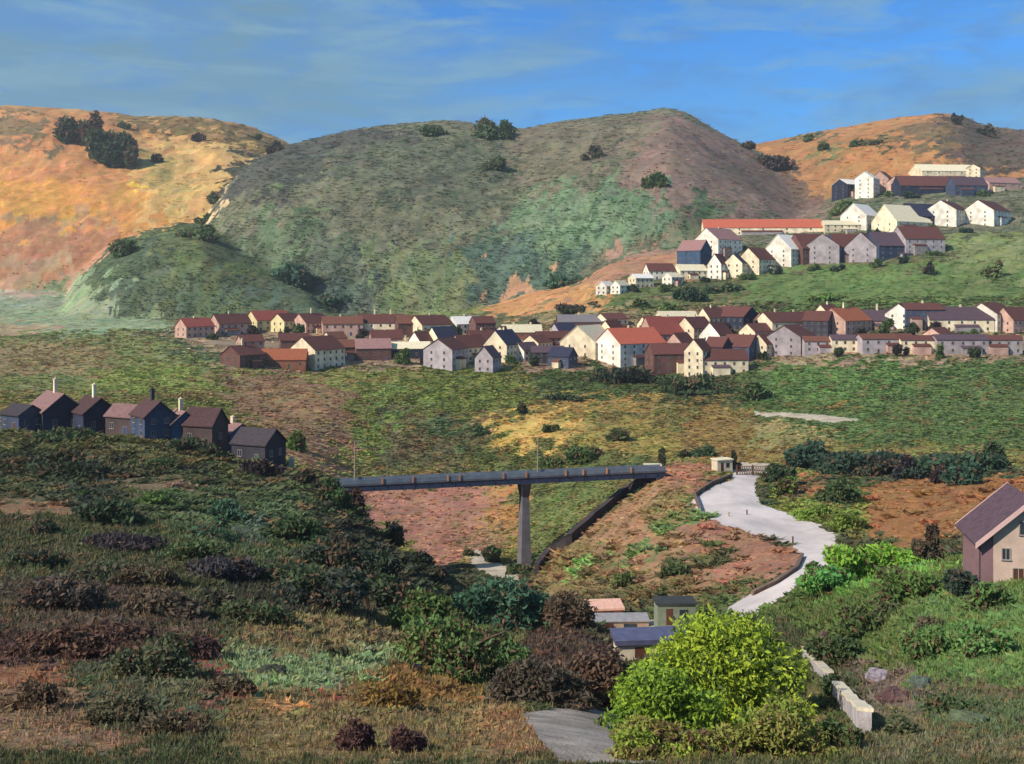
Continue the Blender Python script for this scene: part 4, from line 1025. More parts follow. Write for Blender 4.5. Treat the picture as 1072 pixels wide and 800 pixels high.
def leaf_quads(P, size, rs, flat=0.0, up=None):
    """diamond leaves/sprays at P; size (n,), random orientation"""
    n = len(P)
    a = rs.normal(size=(n, 3)); a[:, 2] *= (1 - flat)
    if up is not None: a = a * (1 - up) + np.array([0, 0, 1.6]) * up
    a /= np.linalg.norm(a, axis=1, keepdims=True) + 1e-9
    b = rs.normal(size=(n, 3)); b -= (b * a).sum(1, keepdims=True) * a; b /= np.linalg.norm(b, axis=1, keepdims=True) + 1e-9
    s = size[:, None]
    V = np.stack([P - a*s, P + b*s*.42 - a*s*.1, P + a*s, P - b*s*.42 + a*s*.1], 1).reshape(-1, 3)
    return V, np.arange(4 * n).reshape(-1, 4)

def crown(w, h, d, n, size, ca, cb, rs, lobes=7, up=None, cc=None):
    """leaf clumps spread over an uneven group of lobes; returns verts, faces, colours"""
    L = []
    for k in range(lobes):
        t = rs.uniform(-1, 1); u = rs.uniform(-.8, .8)
        r = rs.uniform(.30, .58) * (1 - .35 * abs(t))
        L.append((t * (w/2 - r * w * .42), u * (d/2 - r * d * .42), rs.uniform(.28, .98) * (1 - .38 * t*t), r * w * rs.uniform(.42, .6), r * d * .55, r))
    P = []; C = []; per = np.array([l[3] * l[4] for l in L]); per = per / per.sum()
    for l, q in zip(L, per):
        m = max(6, int(n * q)); v = rs.normal(size=(m, 3)); v /= np.linalg.norm(v, axis=1, keepdims=True)
        rr = rs.uniform(.35, 1, m) ** .45
        nz = 1 + .22 * np.sin(v[:, 0] * 7 + l[0]) * np.sin(v[:, 1] * 6 + l[2] * 9) + .15 * np.sin(v[:, 2] * 11 + l[1])
        hz = l[5] * h * .78
        p = np.stack([l[0] + v[:, 0] * l[3] * rr * nz, l[1] + v[:, 1] * l[4] * rr * nz, l[2] * h - hz * .9 + v[:, 2] * hz * rr * nz], 1)
        p[:, 2] = np.where(p[:, 2] < -.05 * h, -p[:, 2] * .4, p[:, 2])
        P.append(p)
        tone = rs.rand()
        t = np.clip(tone * .75 + rs.normal(0, .16, m) + .15, 0, 1)[:, None]
        c = lin(ca) * (1 - t) + lin(cb) * t
        if cc is not None:
            k = rs.rand(m) < (.35 if rs.rand() < .3 else .07); c[k] = lin(cc)
        C.append(c * rs.uniform(.8, 1.2, (m, 1)))
    P = np.concatenate(P); C = np.concatenate(C) * 1.6
    V, Fq = leaf_quads(P, size * rs.uniform(.55, 1.3, len(P)), rs, up=up)
    return V, Fq, np.repeat(C, 4, axis=0)

def plant(name, px, py, w, h, ca, cb, label, Y0=0, Y1=2600, n=None, leaf=None, cat=None, group=None, trunk=.0, lobes=7, up=None, cc=None, dm=.7, dz=0.0, rz=0.0):
    gx, gy, gz = G(px, py, Y0, Y1); s = gy / F
    rs = np.random.RandomState((int(px * 97 + py * 13)) % 99991)
    W, H = w * s, h * s
    leafp = leaf or (2.4 if w < 25 else 3.4 if w < 70 else 3.7)
    n = n or int(np.clip(w * h * 8.0 / leafp ** 1.5, 60, 16000))
    r_ = empty(name, (gx, gy + W * dm * .25, gz + dz), rz)
    tag(r_, label, cat or name.replace('_', ' '), group)
    V, Fq, C = crown(W, H * (1 - trunk), W * dm, n, leafp * s, ca, cb, rs, lobes, up, cc)
    V[:, 2] += trunk * H
    me = np_mesh('foliage', V, Fq, np.clip(C, 0, 1)); link('crown' if name == 'tree' else 'foliage', me, mat_leaf, r_)
    m = MB(); tr = max(.05, .035 * W)
    m.tube([(0,0,-.6), (rs.uniform(-.04,.04)*W, 0, (trunk + .25) * H * .5), (rs.uniform(-.08,.08)*W, 0, (trunk + .35) * H)], tr, 7, tr * .45)
    for k in range(4 if w > 18 else 2):
        a = rs.uniform(0, 6.28); z0 = (trunk + .08 + .12 * k) * H
        m.tube([(0,0,z0*.8), (math.cos(a)*W*.16, math.sin(a)*W*dm*.16, z0 + .1*H), (math.cos(a)*W*.3, math.sin(a)*W*dm*.3, z0 + .22*H)], tr*.5, 5, tr*.18)
    m.build('trunk' if name == 'tree' else 'stem', bark, r_)
    return r_

DG = (52, 66, 46); DG2 = (70, 84, 54); MG = (84, 102, 56); BR = (88, 70, 58); DP = (58, 50, 54); TE = (66, 92, 72)
B = [
 # far crests
 ('bush', 78, 152, 50, 34, DG, DG2, 'dark green bush high on the crest of the ochre hill, left of a brown one', 1200, 2300),
 ('bush', 96, 158, 28, 42, BR, (104,84,66), 'rusty brown bush among dark green ones on the ochre crest', 1200, 2300),
 ('bush', 104, 172, 54, 44, (66,84,54), DG, 'dark green bush at the middle of the clump on the ochre hill', 1200, 2300),
 ('bush', 124, 188, 44, 44, DG, (62,76,50), 'broad dark green bush spilling down the ochre hill', 1200, 2300),
 ('bush', 128, 134, 14, 9, DG2, MG, 'small green bush on the ochre crest just right of the big dark clump', 1200, 2300),
 ('bush', 163, 170, 14, 10, BR, DP, 'small brown bush on the ochre slope below the crest', 1200, 2300),
 ('bush', 206, 149, 17, 14, (86,66,56), BR, 'round brown bush standing alone near the ochre crest', 1200, 2300),
 ('bush', 266, 146, 18, 10, (92,88,62), MG, 'low olive bush near the right end of the ochre crest', 1200, 2300),
 ('bush', 288, 162, 20, 16, DP, DG, 'dark purple bush where the ochre hill meets the green one', 1200, 2300),
 ('bush', 450, 144, 40, 14, DG2, (78,92,62), 'long dark green thicket on top of the middle hill', 1100, 1700),
 ('bush', 512, 158, 58, 30, (62,82,56), DG2, 'large dark green thicket on the shoulder of the middle hill', 1100, 1700),
 ('bush', 518, 202, 26, 18, DG2, (84,90,62), 'dull green bush below the large hilltop thicket', 1000, 1600),
 ('bush', 622, 192, 26, 16, (92,84,72), (84,92,64), 'brownish bush in the fold of the middle hill', 1000, 1600),
 ('bush', 690, 240, 34, 20, DG2, MG, 'dark green bush low on the brown flank of the middle hill', 900, 1500),
 ('bush', 810, 178, 48, 18, (82,74,60), DP, 'dark brown scrub line along the right shoulder of the middle hill', 1000, 1700),
 ('bush', 785, 158, 22, 10, DG2, BR, 'small dark scrub patch at the notch between two hills', 1000, 1700),
 ('bush', 851, 148, 20, 8, DG2, MG, 'small green bush on the crest of the right ochre hill', 1300, 2300),
 ('bush', 912, 154, 30, 9, DG2, (104,96,60), 'flat green bush high on the right ochre hill', 1200, 2300),
 ('bush', 862, 170, 14, 12, (112,112,66), MG, 'pale olive bush halfway up the right ochre hill', 1200, 2300),
 ('bush', 894, 178, 10, 8, DG2, MG, 'tiny green bush low on the right ochre hill', 1200, 2300),
 ('bush', 1002, 134, 14, 14, DP, DG, 'dark bush on the summit of the right ochre hill', 1300, 2300),
 ('bush', 1034, 150, 26, 14, DG, BR, 'dark bush on the right shoulder of the right ochre hill', 1300, 2300),
 ('bush', 130, 268, 40, 18, DG2, MG, 'dark rounded bush on the left of the green foothill', 700, 1200),
 ('bush', 205, 250, 48, 16, DG2, (86,98,60), 'dark green scrub along the top of the green foothill', 700, 1200),
 ('bush', 305, 300, 60, 26, (70,90,76), TE, 'teal green thicket at the foot of the middle hill left of centre', 640, 1100),
 ('bush', 350, 328, 54, 22, (68,88,70), TE, 'teal thicket just behind the left end of the village', 600, 900),
 ('bush', 590, 300, 50, 18, TE, (74,104,76), 'teal green bush at the foot of the middle hill by the ochre bank', 600, 1100),
 # hillside right
 ('bush', 885, 224, 32, 14, (86,104,60), MG, 'green bush left of the upper white houses', 760, 1100),
 ('bush', 722, 316, 36, 16, DG, TE, 'dark teal bush beneath the blue gable', 600, 820),
 ('bush', 760, 306, 46, 14, TE, DG2, 'dark teal hedge under the front of the hillside row', 600, 820),
 ('bush', 700, 328, 30, 14, MG, (98,116,66), 'fresh green bush above the lower village row', 600, 760),
 ('bush', 672, 322, 18, 16, DG2, MG, 'dark green bush between the tiny white houses and the village', 600, 760),
 ('bush', 608, 326, 50, 12, (80,68,58), DG, 'brown hedge on the ochre bank behind the village', 600, 760),
 ('bush', 974, 288, 12, 14, DG, DP, 'small dark bush alone on the right green slope', 600, 900),
 ('bush', 1040, 290, 30, 20, MG, (108,118,74), 'grey green bush at the right edge of the upper slope', 600, 900),
 ('bush', 870, 316, 50, 10, (92,124,62), MG, 'low bright green hedge on the slope above the village', 560, 800),
 # middle fields
 ('bush', 308, 472, 26, 26, (76,98,48), (96,118,56), 'fresh green bush beside the pale stone pillar', 262, 400),
 ('bush', 655, 402, 76, 20, (48,52,46), DG, 'long dark hedge below the middle of the village', 380, 560),
 ('bush', 590, 420, 44, 7, (58,66,56), DG2, 'thin dark hedge line crossing the ochre field', 300, 500),
 ('bush', 700, 405, 40, 14, DG, DG2, 'dark green bush right of the long dark hedge', 380, 560),
 ('bush', 735, 412, 90, 22, (60,70,50), DG2, 'long dark green thicket under the right part of the village', 330, 540),
 ('bush', 790, 420, 50, 20, DG2, MG, 'green thicket at the left end of the lane', 320, 520),
 ('bush', 505, 456, 26, 12, (74,92,60), DG2, 'dark bush left of the yellow ochre field', 300, 480),
 ('bush', 577, 454, 18, 13, (74,88,48), MG, 'small green bush in the middle of the yellow ochre field', 300, 480),
 ('bush', 546, 434, 12, 14, DG, DG2, 'small dark bush at the top of the yellow ochre field', 300, 520),
 ('bush', 614, 484, 44, 18, (76,94,48), DG2, 'green bush just behind the bridge parapet right of centre', 285, 420),
 ('bush', 576, 490, 32, 14, (80,98,52), MG, 'low green bush behind the bridge near the pale lamp post', 285, 420),
 ('bush', 648, 462, 30, 16, (78,82,48), DG2, 'olive bush on the tawny field above the bridge end', 300, 460),
 ('bush', 693, 488, 8, 24, DG, DG2, 'slim dark bush rising behind the right end of the bridge', 280, 400),
 ('bush', 732, 478, 44, 14, (62,84,62), DG2, 'dark teal bush left of the cream hut', 290, 420),
 ('bush', 770, 492, 14, 22, (70,62,52), DG, 'dark brown bush beside the cream hut and the gate', 260, 400),
 ('bush', 850, 492, 60, 30, (50,66,54), TE, 'large dark teal bush right of the gate', 250, 420),
 ('bush', 884, 494, 28, 26, (62,56,66), DG, 'dark purple bush in the hedge right of the gate', 250, 420),
 ('bush', 918, 498, 50, 20, (76,66,62), DG, 'low purple brown hedge before the brown field', 240, 420),
 ('bush', 952, 502, 28, 34, (60,54,68), (54,58,58), 'tall dark violet bush at the top of the brown field', 240, 420),
 ('bush', 985, 506, 22, 24, (62,44,52), DP, 'deep maroon bush at the top right of the brown field', 240, 420),
 ('bush', 1012, 508, 48, 28, (50,72,62), TE, 'dark teal bush right of the maroon one', 240, 420),
 ('bush', 1048, 490, 30, 40, (58,78,56), DG2, 'green bush at the right edge above the mauve house', 200, 420),
 ('bush', 880, 528, 48, 26, (66,86,50), DG2, 'dark green bush in the left corner of the brown field', 180, 320),
 ('bush', 822, 518, 34, 20, (98,118,54), MG, 'light olive bush by the upper bend of the road', 220, 330),
 ('bush', 852, 545, 40, 18, (112,134,56), (98,118,50), 'yellow green bush beside the middle of the road', 180, 300),
 ('bush', 890, 556, 46, 18, (106,122,52), (92,106,48), 'olive green bush at the outer bend of the road', 170, 300),
 ('bush', 974, 590, 34, 44, (66,70,52), BR, 'dark olive bush left of the mauve house', 100, 220),
 ('bush', 915, 604, 92, 46, (100,140,56), (120,150,58), 'vivid green bush at the lower bend of the road', 100, 200),
 ('bush', 872, 622, 64, 34, (86,134,76), (98,140,66), 'bright emerald bush hugging the outside of the road', 95, 200),
 # valley and mound
 ('bush', 516, 590, 26, 18, DG, DG2, 'dark bush by the pale valley path below the bridge', 215, 300),
 ('bush', 492, 583, 20, 8, (76,84,50), DG2, 'small olive bush at the top end of the valley path', 235, 320),
 ('bush', 546, 602, 34, 12, (78,92,56), DG2, 'low green bush at the foot of the bridge pier', 200, 262),
 ('bush', 372, 536, 22, 30, (76,50,50), DP, 'dark reddish bush under the left end of the bridge', 180, 262),
 ('bush', 408, 572, 50, 26, (46,50,46), DG, 'black green bush on the dark slope edge left of the valley', 150, 240),
 ('bush', 436, 594, 40, 24, (50,54,46), DG, 'dark bush lower on the slope edge left of the valley', 150, 240),
 ('bush', 455, 612, 34, 22, (60,54,50), DG, 'brownish dark bush at the bottom of the slope edge', 140, 230),
 ('bush', 710, 602, 36, 14, (84,90,56), DG2, 'low dull green bush on the red mound', 130, 260),
 ('bush', 655, 616, 30, 14, (92,98,58), MG, 'small olive bush at the foot of the red mound', 130, 260),
 # near left slope
 ('bush', 345, 528, 44, 26, (66,88,54), DG2, 'green bush beneath the left end of the bridge', 150, 245),
 ('bush', 270, 500, 50, 20, (68,58,56), DP, 'dark brown bush at the end of the dark row of houses', 170, 250),
 ('bush', 318, 508, 34, 18, (60,54,52), DG, 'dark bush between the dark houses and the bridge', 170, 250),
 ('bush', 60, 500, 90, 26, (50,56,46), DG, 'long dark hedge on the near left slope below the houses', 120, 230),
 ('bush', 110, 552, 70, 30, (52,60,54), DG2, 'dark blue green thicket right of the bare earth strip', 100, 200),
 ('bush', 110, 580, 110, 18, (60,56,56), DP, 'long low purple brown hedge across the near left slope', 90, 180),
 ('bush', 42, 562, 44, 14, (50,50,46), DG, 'low black green bush at the left edge of the slope', 90, 200),
 ('bush', 212, 566, 60, 24, (66,86,58), TE, 'teal green bush in the middle of the near left slope', 90, 200),
 ('bush', 232, 610, 90, 26, (74,68,66), (64,62,66), 'long grey purple thicket on the near left slope', 80, 170),
 ('bush', 300, 570, 80, 32, (62,82,54), DG2, 'broad green bush on the right of the near left slope', 100, 200),
 ('bush', 350, 600, 90, 40, (56,64,56), (64,74,56), 'broad dark thicket above the foreground grass', 100, 190),
 ('bush', 330, 640, 110, 46, (62,64,64), DG2, 'large blue black thicket on the left of the foreground', 70, 150),
 ('bush', 400, 640, 80, 38, (58,58,54), DG2, 'dark bush right of the blue black thicket', 80, 160),
 ('bush', 262, 655, 80, 28, (86,80,62), DG2, 'brown olive bush left of the blue black thicket', 70, 150),
 ('bush', 60, 640, 100, 40, (66,62,58), (84,72,64), 'dark brown bush at the left edge of the foreground', 60, 140),
 ('bush', 160, 648, 90, 32, (92,80,66), (78,70,60), 'brown scrubby bush left of the centre of the foreground', 60, 140),
 ('bush', 60, 690, 120, 26, (76,58,52), (96,72,60), 'low russet bush at the left edge of the foreground', 50, 120),
 ('bush', 160, 712, 90, 44, (84,86,64), (72,80,58), 'grey green bush in the lower left foreground', 40, 110),
 ('bush', 195, 690, 70, 20, (78,58,54), DP, 'flat maroon bush above the grey green one', 50, 120),
 ('bush', 352, 690, 26, 14, (64,66,50), DG, 'small dark bush on the bright foreground grass', 50, 120),
 ('bush', 120, 760, 90, 26, (94,92,68), (82,76,60), 'low grey brown bush in the bottom left corner', 35, 90),
 # centre foreground
 ('bush', 486, 718, 150, 78, (98,116,60), (80,102,62), 'big soft green bush at the centre of the foreground', 60, 130),
 ('bush', 530, 664, 120, 60, (64,92,68), TE, 'teal green bush below the valley path', 90, 170),
 ('bush', 440, 672, 90, 52, (84,104,58), MG, 'green bush left of the big soft one', 80, 150),
 ('bush', 596, 660, 60, 38, (78,76,58), BR, 'brown green bush left of the sheds', 90, 150),
 ('bush', 566, 738, 116, 52, (84,74,62), (72,66,56), 'large purple brown bush at the bottom centre', 50, 100),
 ('bush', 622, 742, 100, 62, (78,64,60), (98,78,62), 'dark purple bush between the footpath and the yellow green tree', 45, 100),
 ('bush', 405, 742, 70, 26, (128,98,54), (110,92,50), 'tawny dry bush on the foreground bank', 40, 100),
 ('bush', 370, 786, 44, 34, (96,66,60), (76,56,58), 'dark maroon upright bush at the bottom edge', 35, 60),
 ('bush', 424, 788, 44, 26, (86,62,56), (70,54,52), 'smaller maroon bush at the bottom edge', 35, 60),
 # the yellow green tree and what stands round it
 ('bush', 690, 794, 120, 36, (126,142,56), (122,112,62), 'olive bush at the bottom edge right of the footpath', 38, 80),
 ('bush', 815, 794, 130, 50, (112,130,54), (118,108,60), 'mottled olive bush under the yellow green tree', 38, 80),
 ('bush', 880, 700, 60, 40, (66,84,50), DG2, 'dark green bush above the garden wall', 50, 120),
 ('bush', 880, 785, 50, 30, (86,98,56), DG2, 'dark green bush in front of the garden wall', 35, 75),
 ('bush', 930, 648, 40, 16, (84,86,58), DG2, 'low dull bush halfway down the right slope', 80, 150),
 ('bush', 975, 660, 36, 18, (78,80,62), BR, 'low brownish bush on the right slope', 70, 140),
 ('bush', 1008, 628, 46, 34, (56,66,62), DG, 'dark blue green bush at the corner of the mauve house', 80, 140),
 ('bush', 1035, 690, 60, 40, (88,120,66), (100,130,76), 'pale green bush at the right edge below the mauve house', 50, 110),
]
B += [
 ('bush', 950, 632, 90, 34, (76,100,54), (92,112,58), 'broad rounded green bush on the right slope just below the vivid one', 80, 150),
 ('bush', 1040, 640, 60, 36, (72,94,56), (90,112,62), 'rounded green bush hiding the foot of the mauve house', 60, 108),
 ('bush', 985, 690, 80, 36, (78,104,60), (94,118,64), 'large soft green bush in the middle of the right slope', 50, 120),
 ('bush', 905, 670, 70, 30, (74,88,52), (88,100,56), 'olive green bush on the slope above the upper length of garden wall', 60, 130),
 ('bush', 905, 496, 120, 26, (56,76,58), (50,64,54), 'long continuous dark green hedge behind the purple ones right of the gate', 262, 420),
 ('bush', 1000, 498, 120, 28, (60,82,60), (54,66,56), 'long dark green hedge behind the maroon and teal bushes on the right', 262, 420),
 ('bush', 820, 508, 40, 26, (58,74,52), DG2, 'dark green bush filling the corner between the gate and the teal hedge', 230, 400),
 ('bush', 60, 462, 90, 12, (60,70,48), DG2, 'low dark hedge right under the left half of the dark row of houses', 180, 250),
 ('bush', 190, 474, 80, 12, (62,68,50), DG, 'low dark hedge right under the right half of the dark row of houses', 180, 250),
 ('bush', 872, 728, 30, 26, (60,72,52), DG2, 'dark green bush in the gap of the pale garden wall', 40, 110),
 ('bush', 1000, 748, 60, 20, (74,88,58), DG2, 'low green scrub bush in the lower right corner', 35, 100),
 ('bush', 940, 770, 50, 20, (88,90,66), DG2, 'grey green scrub bush right of the end of the garden wall', 35, 90),
 ('bush', 224, 214, 20, 20, DG2, (88,92,66), 'dark bush in the gully between the ochre hill and the middle hill', 1000, 1900),
 ('bush', 214, 236, 22, 14, DG2, MG, 'small dark bush just above the green foothill', 1000, 1900),
 ('bush', 90, 612, 90, 22, (84,74,66), DG2, 'low grey brown thicket above the dark brown bush on the left', 70, 150),
 ('bush', 30, 595, 70, 20, (64,66,58), DG2, 'dull green bush at the very left edge above the foreground', 70, 160),
 ('bush', 150, 616, 80, 22, (72,82,58), BR, 'olive brown thicket left of the long grey purple one', 70, 150),
 ('bush', 290, 612, 70, 24, (64,72,66), DG2, 'blue grey thicket just right of the long grey purple one', 80, 160),
 ('bush', 220, 640, 70, 24, (88,78,66), (70,74,56), 'mauve brown thicket over the top of the bright grass', 60, 140),
 ('bush', 110, 672, 80, 22, (92,70,60), (80,62,56), 'red brown thicket between two dark bushes on the left', 50, 120),
 ('bush', 240, 728, 60, 22, (84,84,64), (98,76,62), 'grey green bush under the bright foreground grass', 40, 110),
 ('bush', 180, 770, 80, 20, (98,84,66), (84,80,62), 'flat brown bush at the bottom edge left of centre', 35, 70),
 ('bush', 30, 745, 70, 26, (106,84,66), (84,72,58), 'sandy brown bush at the left edge of the bottom corner', 35, 90),
 ('bush', 150, 492, 60, 12, (72,84,50), DG2, 'thin green hedge just below the dark row of houses', 150, 240),
 ('bush', 395, 606, 50, 26, (56,66,52), DG, 'dark green thicket running down to the valley edge', 110, 210),
 # more clumps of the same brushwood, each told by its own place and tone
 ('bush', 200, 590, 60, 22, (76,90,58), DG2, 'grey green bush just above the long grey purple thicket', 80, 170),
 ('bush', 158, 530, 50, 16, (78,98,52), MG, 'fresh green bush beside the pinkish bare strip', 110, 200),
 ('bush', 240, 545, 56, 20, (58,80,60), TE, 'blue green bush below the pinkish bare strip', 100, 200),
]
for nm, px, py, w, h, ca, cb, lb, a, b in B:
    big = w > 60
    grp = 'bushes and thickets scattered over the valley'
    plant(nm, px, py, w, h, ca, cb, lb, a, b, cat='bush', group=grp, lobes=5 if w < 40 else (9 if not big else 13), cc=(96, 74, 58), up=.35 if 'upright' in lb or 'soft' in lb else None)
# the bright tree
plant('tree', 766, 766, 196, 118, (104, 128, 44), (148, 158, 52), 'bright yellow green leafy tree at the bottom right of centre', 48, 95, n=26000, leaf=3.5, cat='tree', trunk=.08, lobes=30, cc=(72, 88, 50), dm=.8)
plant('tree', 698, 768, 122, 64, (124, 144, 46), (92, 116, 46), 'lower yellow green tree leaning left of the bright one', 48, 95, n=13000, leaf=3.4, cat='tree', trunk=.08, lobes=18, cc=(72, 92, 46), dm=.8)
# garden trees between the houses: nothing tells them apart
VT = [(222,356),(264,356),(312,354),(345,380),(378,356),(440,362),(475,356),(518,358),(534,382),(560,384),(590,384),(600,362),(630,352),(648,366),(690,350),(722,346),(760,352),(742,378),(800,378),(790,350),(812,364),(844,360),(902,356),(930,352),(955,354),(982,352),(1018,356),(880,374),(945,374),(985,376),(1022,376),(560,346),(420,382),(300,360),(448,384)]
for i, (px, py) in enumerate(VT):
    k = i % 3
    plant('tree', px, py, 13 + (i * 5) % 9, 12 + (i * 7) % 9, ((54,62,48),(66,58,54),(76,90,56))[k], ((66,76,50),(58,52,54),(90,104,60))[k],
          ('dark green garden tree between houses of the lower village', 'purple brown garden tree between houses of the lower village', 'fresh green garden tree between houses of the lower village')[k],
          430, 640, cat='tree', group=('dark garden trees in the village', 'brown garden trees in the village', 'fresh green garden trees in the village')[k], trunk=.15, lobes=4)
UT = [(662,306),(700,306),(740,296),(784,294),(812,288),(852,284),(876,284),(920,280),(948,276),(978,268),(915,246),(975,244),(1012,244),(930,206),(955,208),(1030,206)]
for i, (px, py) in enumerate(UT):
    k = i % 2
    plant('tree', px, py, 12 + (i * 5) % 8, 9 + (i * 7) % 7, ((50,62,56),(72,86,54))[k], ((60,74,56),(88,104,60))[k],
          ('dark teal garden tree beside the hillside houses', 'green garden tree beside the hillside houses')[k],
          620, 1100, cat='tree', group=('dark trees by the hillside houses', 'green trees by the hillside houses')[k], trunk=.15, lobes=4)

# ------------------------------------------------------------------ grass and scrub nobody could count
vis = PYg <= np.minimum.accumulate(PYg, axis=0) + 2.0
inx = (PXg > -225) & (PXg < 1340) & (PYg > 60) & (PYg < 850)
area = np.zeros_like(PYg); area[:-1] = np.clip(PYg[:-1] - PYg[1:], 0, 6); area += .15
area *= np.gradient(PX)[None, :]
clump = 1 / (1 + np.exp(-(fbm(PXg / 9, LY * 55, 3, 201)) * 7))
def scatter(name, Ya, Yb, n, pxs, pxh, label, blades, seed, jitter=.16, upright=True, thick=.35, minm=.0, gain=1.3):
    rs = np.random.RandomState(seed)
    wgt = (area * GRASS * (.25 + clump) * vis * inx * (Yg >= Ya) * (Yg < Yb)).ravel()
    cum = np.cumsum(wgt); idx = np.searchsorted(cum, rs.rand(n) * cum[-1])
    jj, ii = np.unravel_index(idx, PYg.shape)
    P = np.stack([Xg[jj, ii], Yg[jj, ii], Z[jj, ii]], 1); s = P[:, 1] / F
    j2 = np.minimum(jj + 1, nr - 1); i2 = np.minimum(ii + 1, nc - 1); a = rs.rand(n)[:, None]; b = rs.rand(n)[:, None]
    Q = lambda j, i: np.stack([Xg[j, i], Yg[j, i], Z[j, i]], 1)
    P = (P * (1 - a) + Q(j2, ii) * a) * (1 - b) + (Q(jj, i2) * (1 - a) + Q(j2, i2) * a) * b
    c = TINT[jj, ii] * gain * (1 + rs.normal(0, jitter * .6, (n, 1))); c *= 1 + rs.normal(0, .07, (n, 3))
    VV = []; CC = []
    k = blades
    for b in range(k):
        a = rs.uniform(0, 6.28, n); h = np.maximum(pxh * s, minm) * rs.uniform(.5, 1.35, n); w = pxs * s * rs.uniform(.5, 1.3, n) * thick
        dx = np.cos(a); dy = np.sin(a); off = rs.uniform(-.5, .5, (n, 2)) * (pxs * s)[:, None]
        base = P + np.concatenate([off, np.full((n, 1), -.03)], 1)
        ln = rs.uniform(-.55, .55, (n, 2)) if upright else rs.uniform(-1.3, 1.3, (n, 2))
        tip = base + np.stack([ln[:, 0] * h, ln[:, 1] * h, h * (1 if upright else .55)], 1)
        sd_ = np.stack([dx * w, dy * w, 0 * w], 1); mid = base * .55 + tip * .45
        if upright:
            VV.append(np.stack([base - sd_ * .6, base + sd_ * .6, mid + sd_ * .75, tip], 1))
        else:
            VV.append(np.stack([base, mid + sd_ * 1.4, tip, mid - sd_ * 1.4], 1))
        CC.append(c * (1 + rs.normal(0, jitter * .5, (n, 1))))
    V = np.concatenate(VV).reshape(-1, 3); C = np.repeat(np.concatenate(CC), 4, axis=0)
    me = np_mesh(name, V, np.arange(len(V)).reshape(-1, 4), np.clip(C, .005, .9))
    o = link(name, me, mat_grass); tag(o, label, name.replace('_', ' '), kind='stuff'); return o
scatter('grass', 24, 150, 80000, 5.0, 6.5, 'rough grass and weeds on the near banks and slopes', 4, 1, upright=True, thick=.26, gain=1.6)
scatter('low_scrub', 40, 300, 60000, 5.0, 3.0, 'low leafy scrub over the near slopes and the mound', 3, 2, upright=False, thick=.5, gain=1.55)
scatter('meadow', 230, 640, 105000, 4.4, 2.2, 'tufted meadow plants over the middle fields', 2, 3, upright=False, thick=.55, gain=1.4)
scatter('hill_scrub', 600, 2300, 34000, 4.8, 1.1, 'rough scrub covering the distant hills', 2, 4, upright=False, thick=.6, gain=1.5)
scatter('brushwood', 50, 250, 7000, 15, 7, 'tangled brushwood and bracken over the near slopes', 26, 5, upright=False, thick=.16, gain=1.35)
HAZE = 0.00011
# ------------------------------------------------------------------ camera, sun, sky
cam = bpy.data.cameras.new('camera'); co = bpy.data.objects.new('camera', cam); COL.objects.link(co)
co.location = (0, 0, 0); co.rotation_euler = (math.radians(90), 0, 0)
cam.sensor_width = 36; cam.lens = 36 * F / 1072.0; cam.shift_y = -(400 - HY) / 1072.0
cam.clip_start = 0.5; cam.clip_end = 60000
scene.camera = co

SUN_EL, SUN_AZ = math.radians(37), math.radians(-124)      # azimuth from +Y, negative to the left
sd = np.array([math.sin(SUN_AZ) * math.cos(SUN_EL), math.cos(SUN_AZ) * math.cos(SUN_EL), math.sin(SUN_EL)])
sl = bpy.data.lights.new('sun', 'SUN'); sl.energy = 4.2; sl.angle = math.radians(0.5); sl.color = (1.0, 0.93, 0.82)
so = bpy.data.objects.new('sun', sl); COL.objects.link(so)
from mathutils import Vector
so.rotation_euler = Vector(-sd).to_track_quat('-Z', 'Y').to_euler()

w = bpy.data.worlds.new('World'); scene.world = w; w.use_nodes = True
nt = w.node_tree; bg = nt.nodes['Background']
sky = nt.nodes.new('ShaderNodeTexSky'); sky.sky_type = 'NISHITA'; sky.sun_disc = False
sky.sun_elevation = SUN_EL; sky.sun_rotation = SUN_AZ
sky.air_density = 1.0; sky.dust_density = 0.3; sky.ozone_density = 3.0; sky.altitude = 200
tc = nt.nodes.new('ShaderNodeTexCoord')
def mapping(s, rot=(0,0,0)):
    mp = nt.nodes.new('ShaderNodeMapping'); mp.inputs['Scale'].default_value = s; mp.inputs['Rotation'].default_value = rot
    nt.links.new(tc.outputs['Generated'], mp.inputs['Vector']); return mp
def noise(mp, sc, det, dist=0.0, rough=.55):
    n = nt.nodes.new('ShaderNodeTexNoise'); n.inputs['Scale'].default_value = sc; n.inputs['Detail'].default_value = det
    n.inputs['Distortion'].default_value = dist; n.inputs['Roughness'].default_value = rough
    nt.links.new(mp.outputs[0], n.inputs['Vector']); return n
def mrange(src, a, b, c, d):
    m = nt.nodes.new('ShaderNodeMapRange'); m.inputs[1].default_value = a; m.inputs[2].default_value = b
    m.inputs[3].default_value = c; m.inputs[4].default_value = d; nt.links.new(src, m.inputs[0]); return m.outputs[0]
def mix(fac, a, b, bt='MIX'):
    m = nt.nodes.new('ShaderNodeMix'); m.data_type = 'RGBA'; m.blend_type = bt
    for s, v in ((m.inputs[0], fac), (m.inputs[6], a), (m.inputs[7], b)):
        if hasattr(v, 'links') or hasattr(v, 'is_linked'): nt.links.new(v, s)
        elif isinstance(v, tuple): s.default_value = (*v, 1)
        else: s.default_value = v
    return m.outputs[2]
tinted = mix(1.0, sky.outputs[0], (0.23, 0.60, 0.98), 'MULTIPLY')
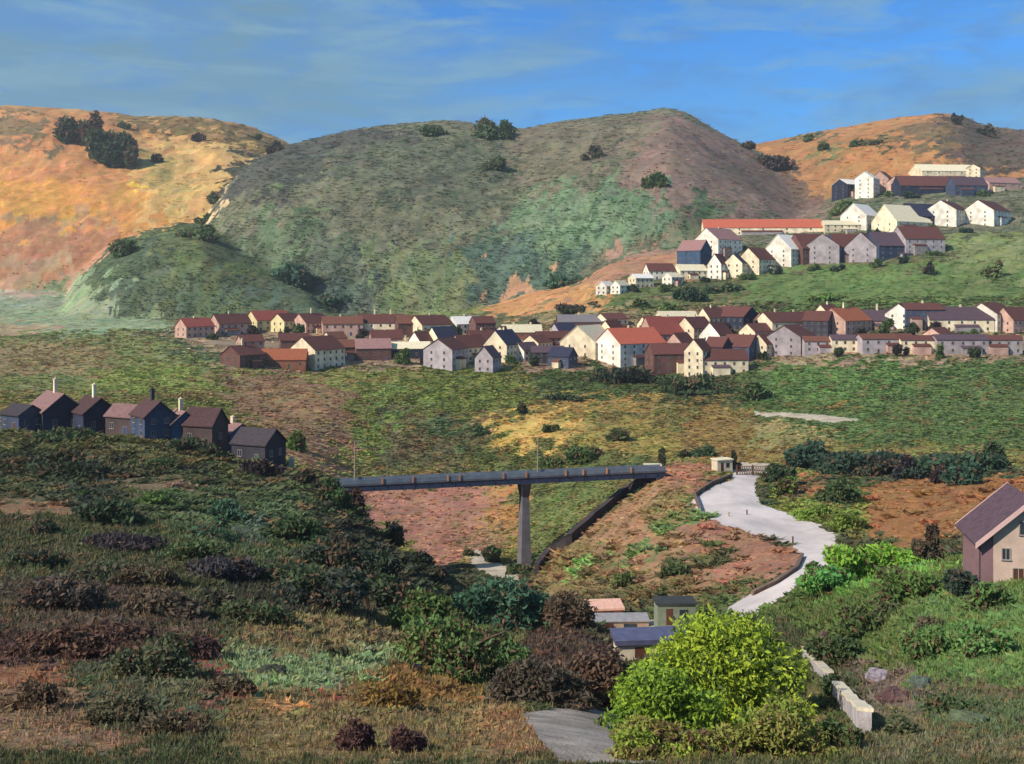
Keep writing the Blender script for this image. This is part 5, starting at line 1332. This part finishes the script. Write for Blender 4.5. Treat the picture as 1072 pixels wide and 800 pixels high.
# thin streaky cloud: broad veils and fine windblown streaks
n1 = noise(mapping((1.6, 1.6, 6.0), (0, 0.06, 0)), 2.3, 6, .5)
n2 = noise(mapping((3.5, 3.5, 18.0), (0, 0.22, 0)), 2.2, 6, .5, .6)
n3 = noise(mapping((7.0, 7.0, 22.0), (0, -0.35, 0)), 2.4, 5, .5, .62)
sx = nt.nodes.new('ShaderNodeSeparateXYZ'); nt.links.new(tc.outputs['Generated'], sx.inputs[0])
west = mrange(sx.outputs[0], -.42, .30, .16, -.03)        # more thin cloud towards the sun's side
adn = nt.nodes.new('ShaderNodeMath'); adn.operation = 'ADD'; nt.links.new(n1.outputs[0], adn.inputs[0]); nt.links.new(west, adn.inputs[1])
v1 = mrange(adn.outputs[0], .42, .68, 0.0, .72)
c1 = mix(v1, tinted, (1.25, 2.15, 2.4))
v2 = mrange(n2.outputs[0], .47, .64, 0.0, .6)
c2 = mix(v2, c1, (1.6, 2.8, 3.6))
v3 = mrange(n3.outputs[0], .5, .66, 0.0, .5)
c3 = mix(v3, c2, (.7, 1.9, 4.2))
nt.links.new(c3, bg.inputs['Color']); bg.inputs['Strength'].default_value = 0.12

vs = scene.view_settings; vs.view_transform = 'Standard'; vs.look = 'None'; vs.gamma = 1; vs.use_curve_mapping = False; vs.exposure = 0.42
scene.render.engine = 'CYCLES'
scene.cycles.max_bounces = 4; scene.cycles.diffuse_bounces = 2; scene.cycles.transparent_max_bounces = 4
scene.render.resolution_x = 1024; scene.render.resolution_y = 764

# ------------------------------------------------------------------ air
hz = MB(); hx = 14000
hz.box(-hx, hx, -60, 9100, float(Z.min()) - 1.0, float(Z.max()) + 12.0)
hm = bpy.data.materials.new('air_haze'); hm.use_nodes = True; hn = hm.node_tree; hn.nodes.clear()
ho = hn.nodes.new('ShaderNodeOutputMaterial'); pv = hn.nodes.new('ShaderNodeVolumePrincipled')
pv.inputs['Color'].default_value = (.84, .86, .88, 1); pv.inputs['Density'].default_value = HAZE; pv.inputs['Anisotropy'].default_value = .3
hn.links.new(pv.outputs[0], ho.inputs['Volume'])
o = hz.build('haze', hm); tag(o, 'thin pale haze in the valley air', 'haze', kind='stuff')
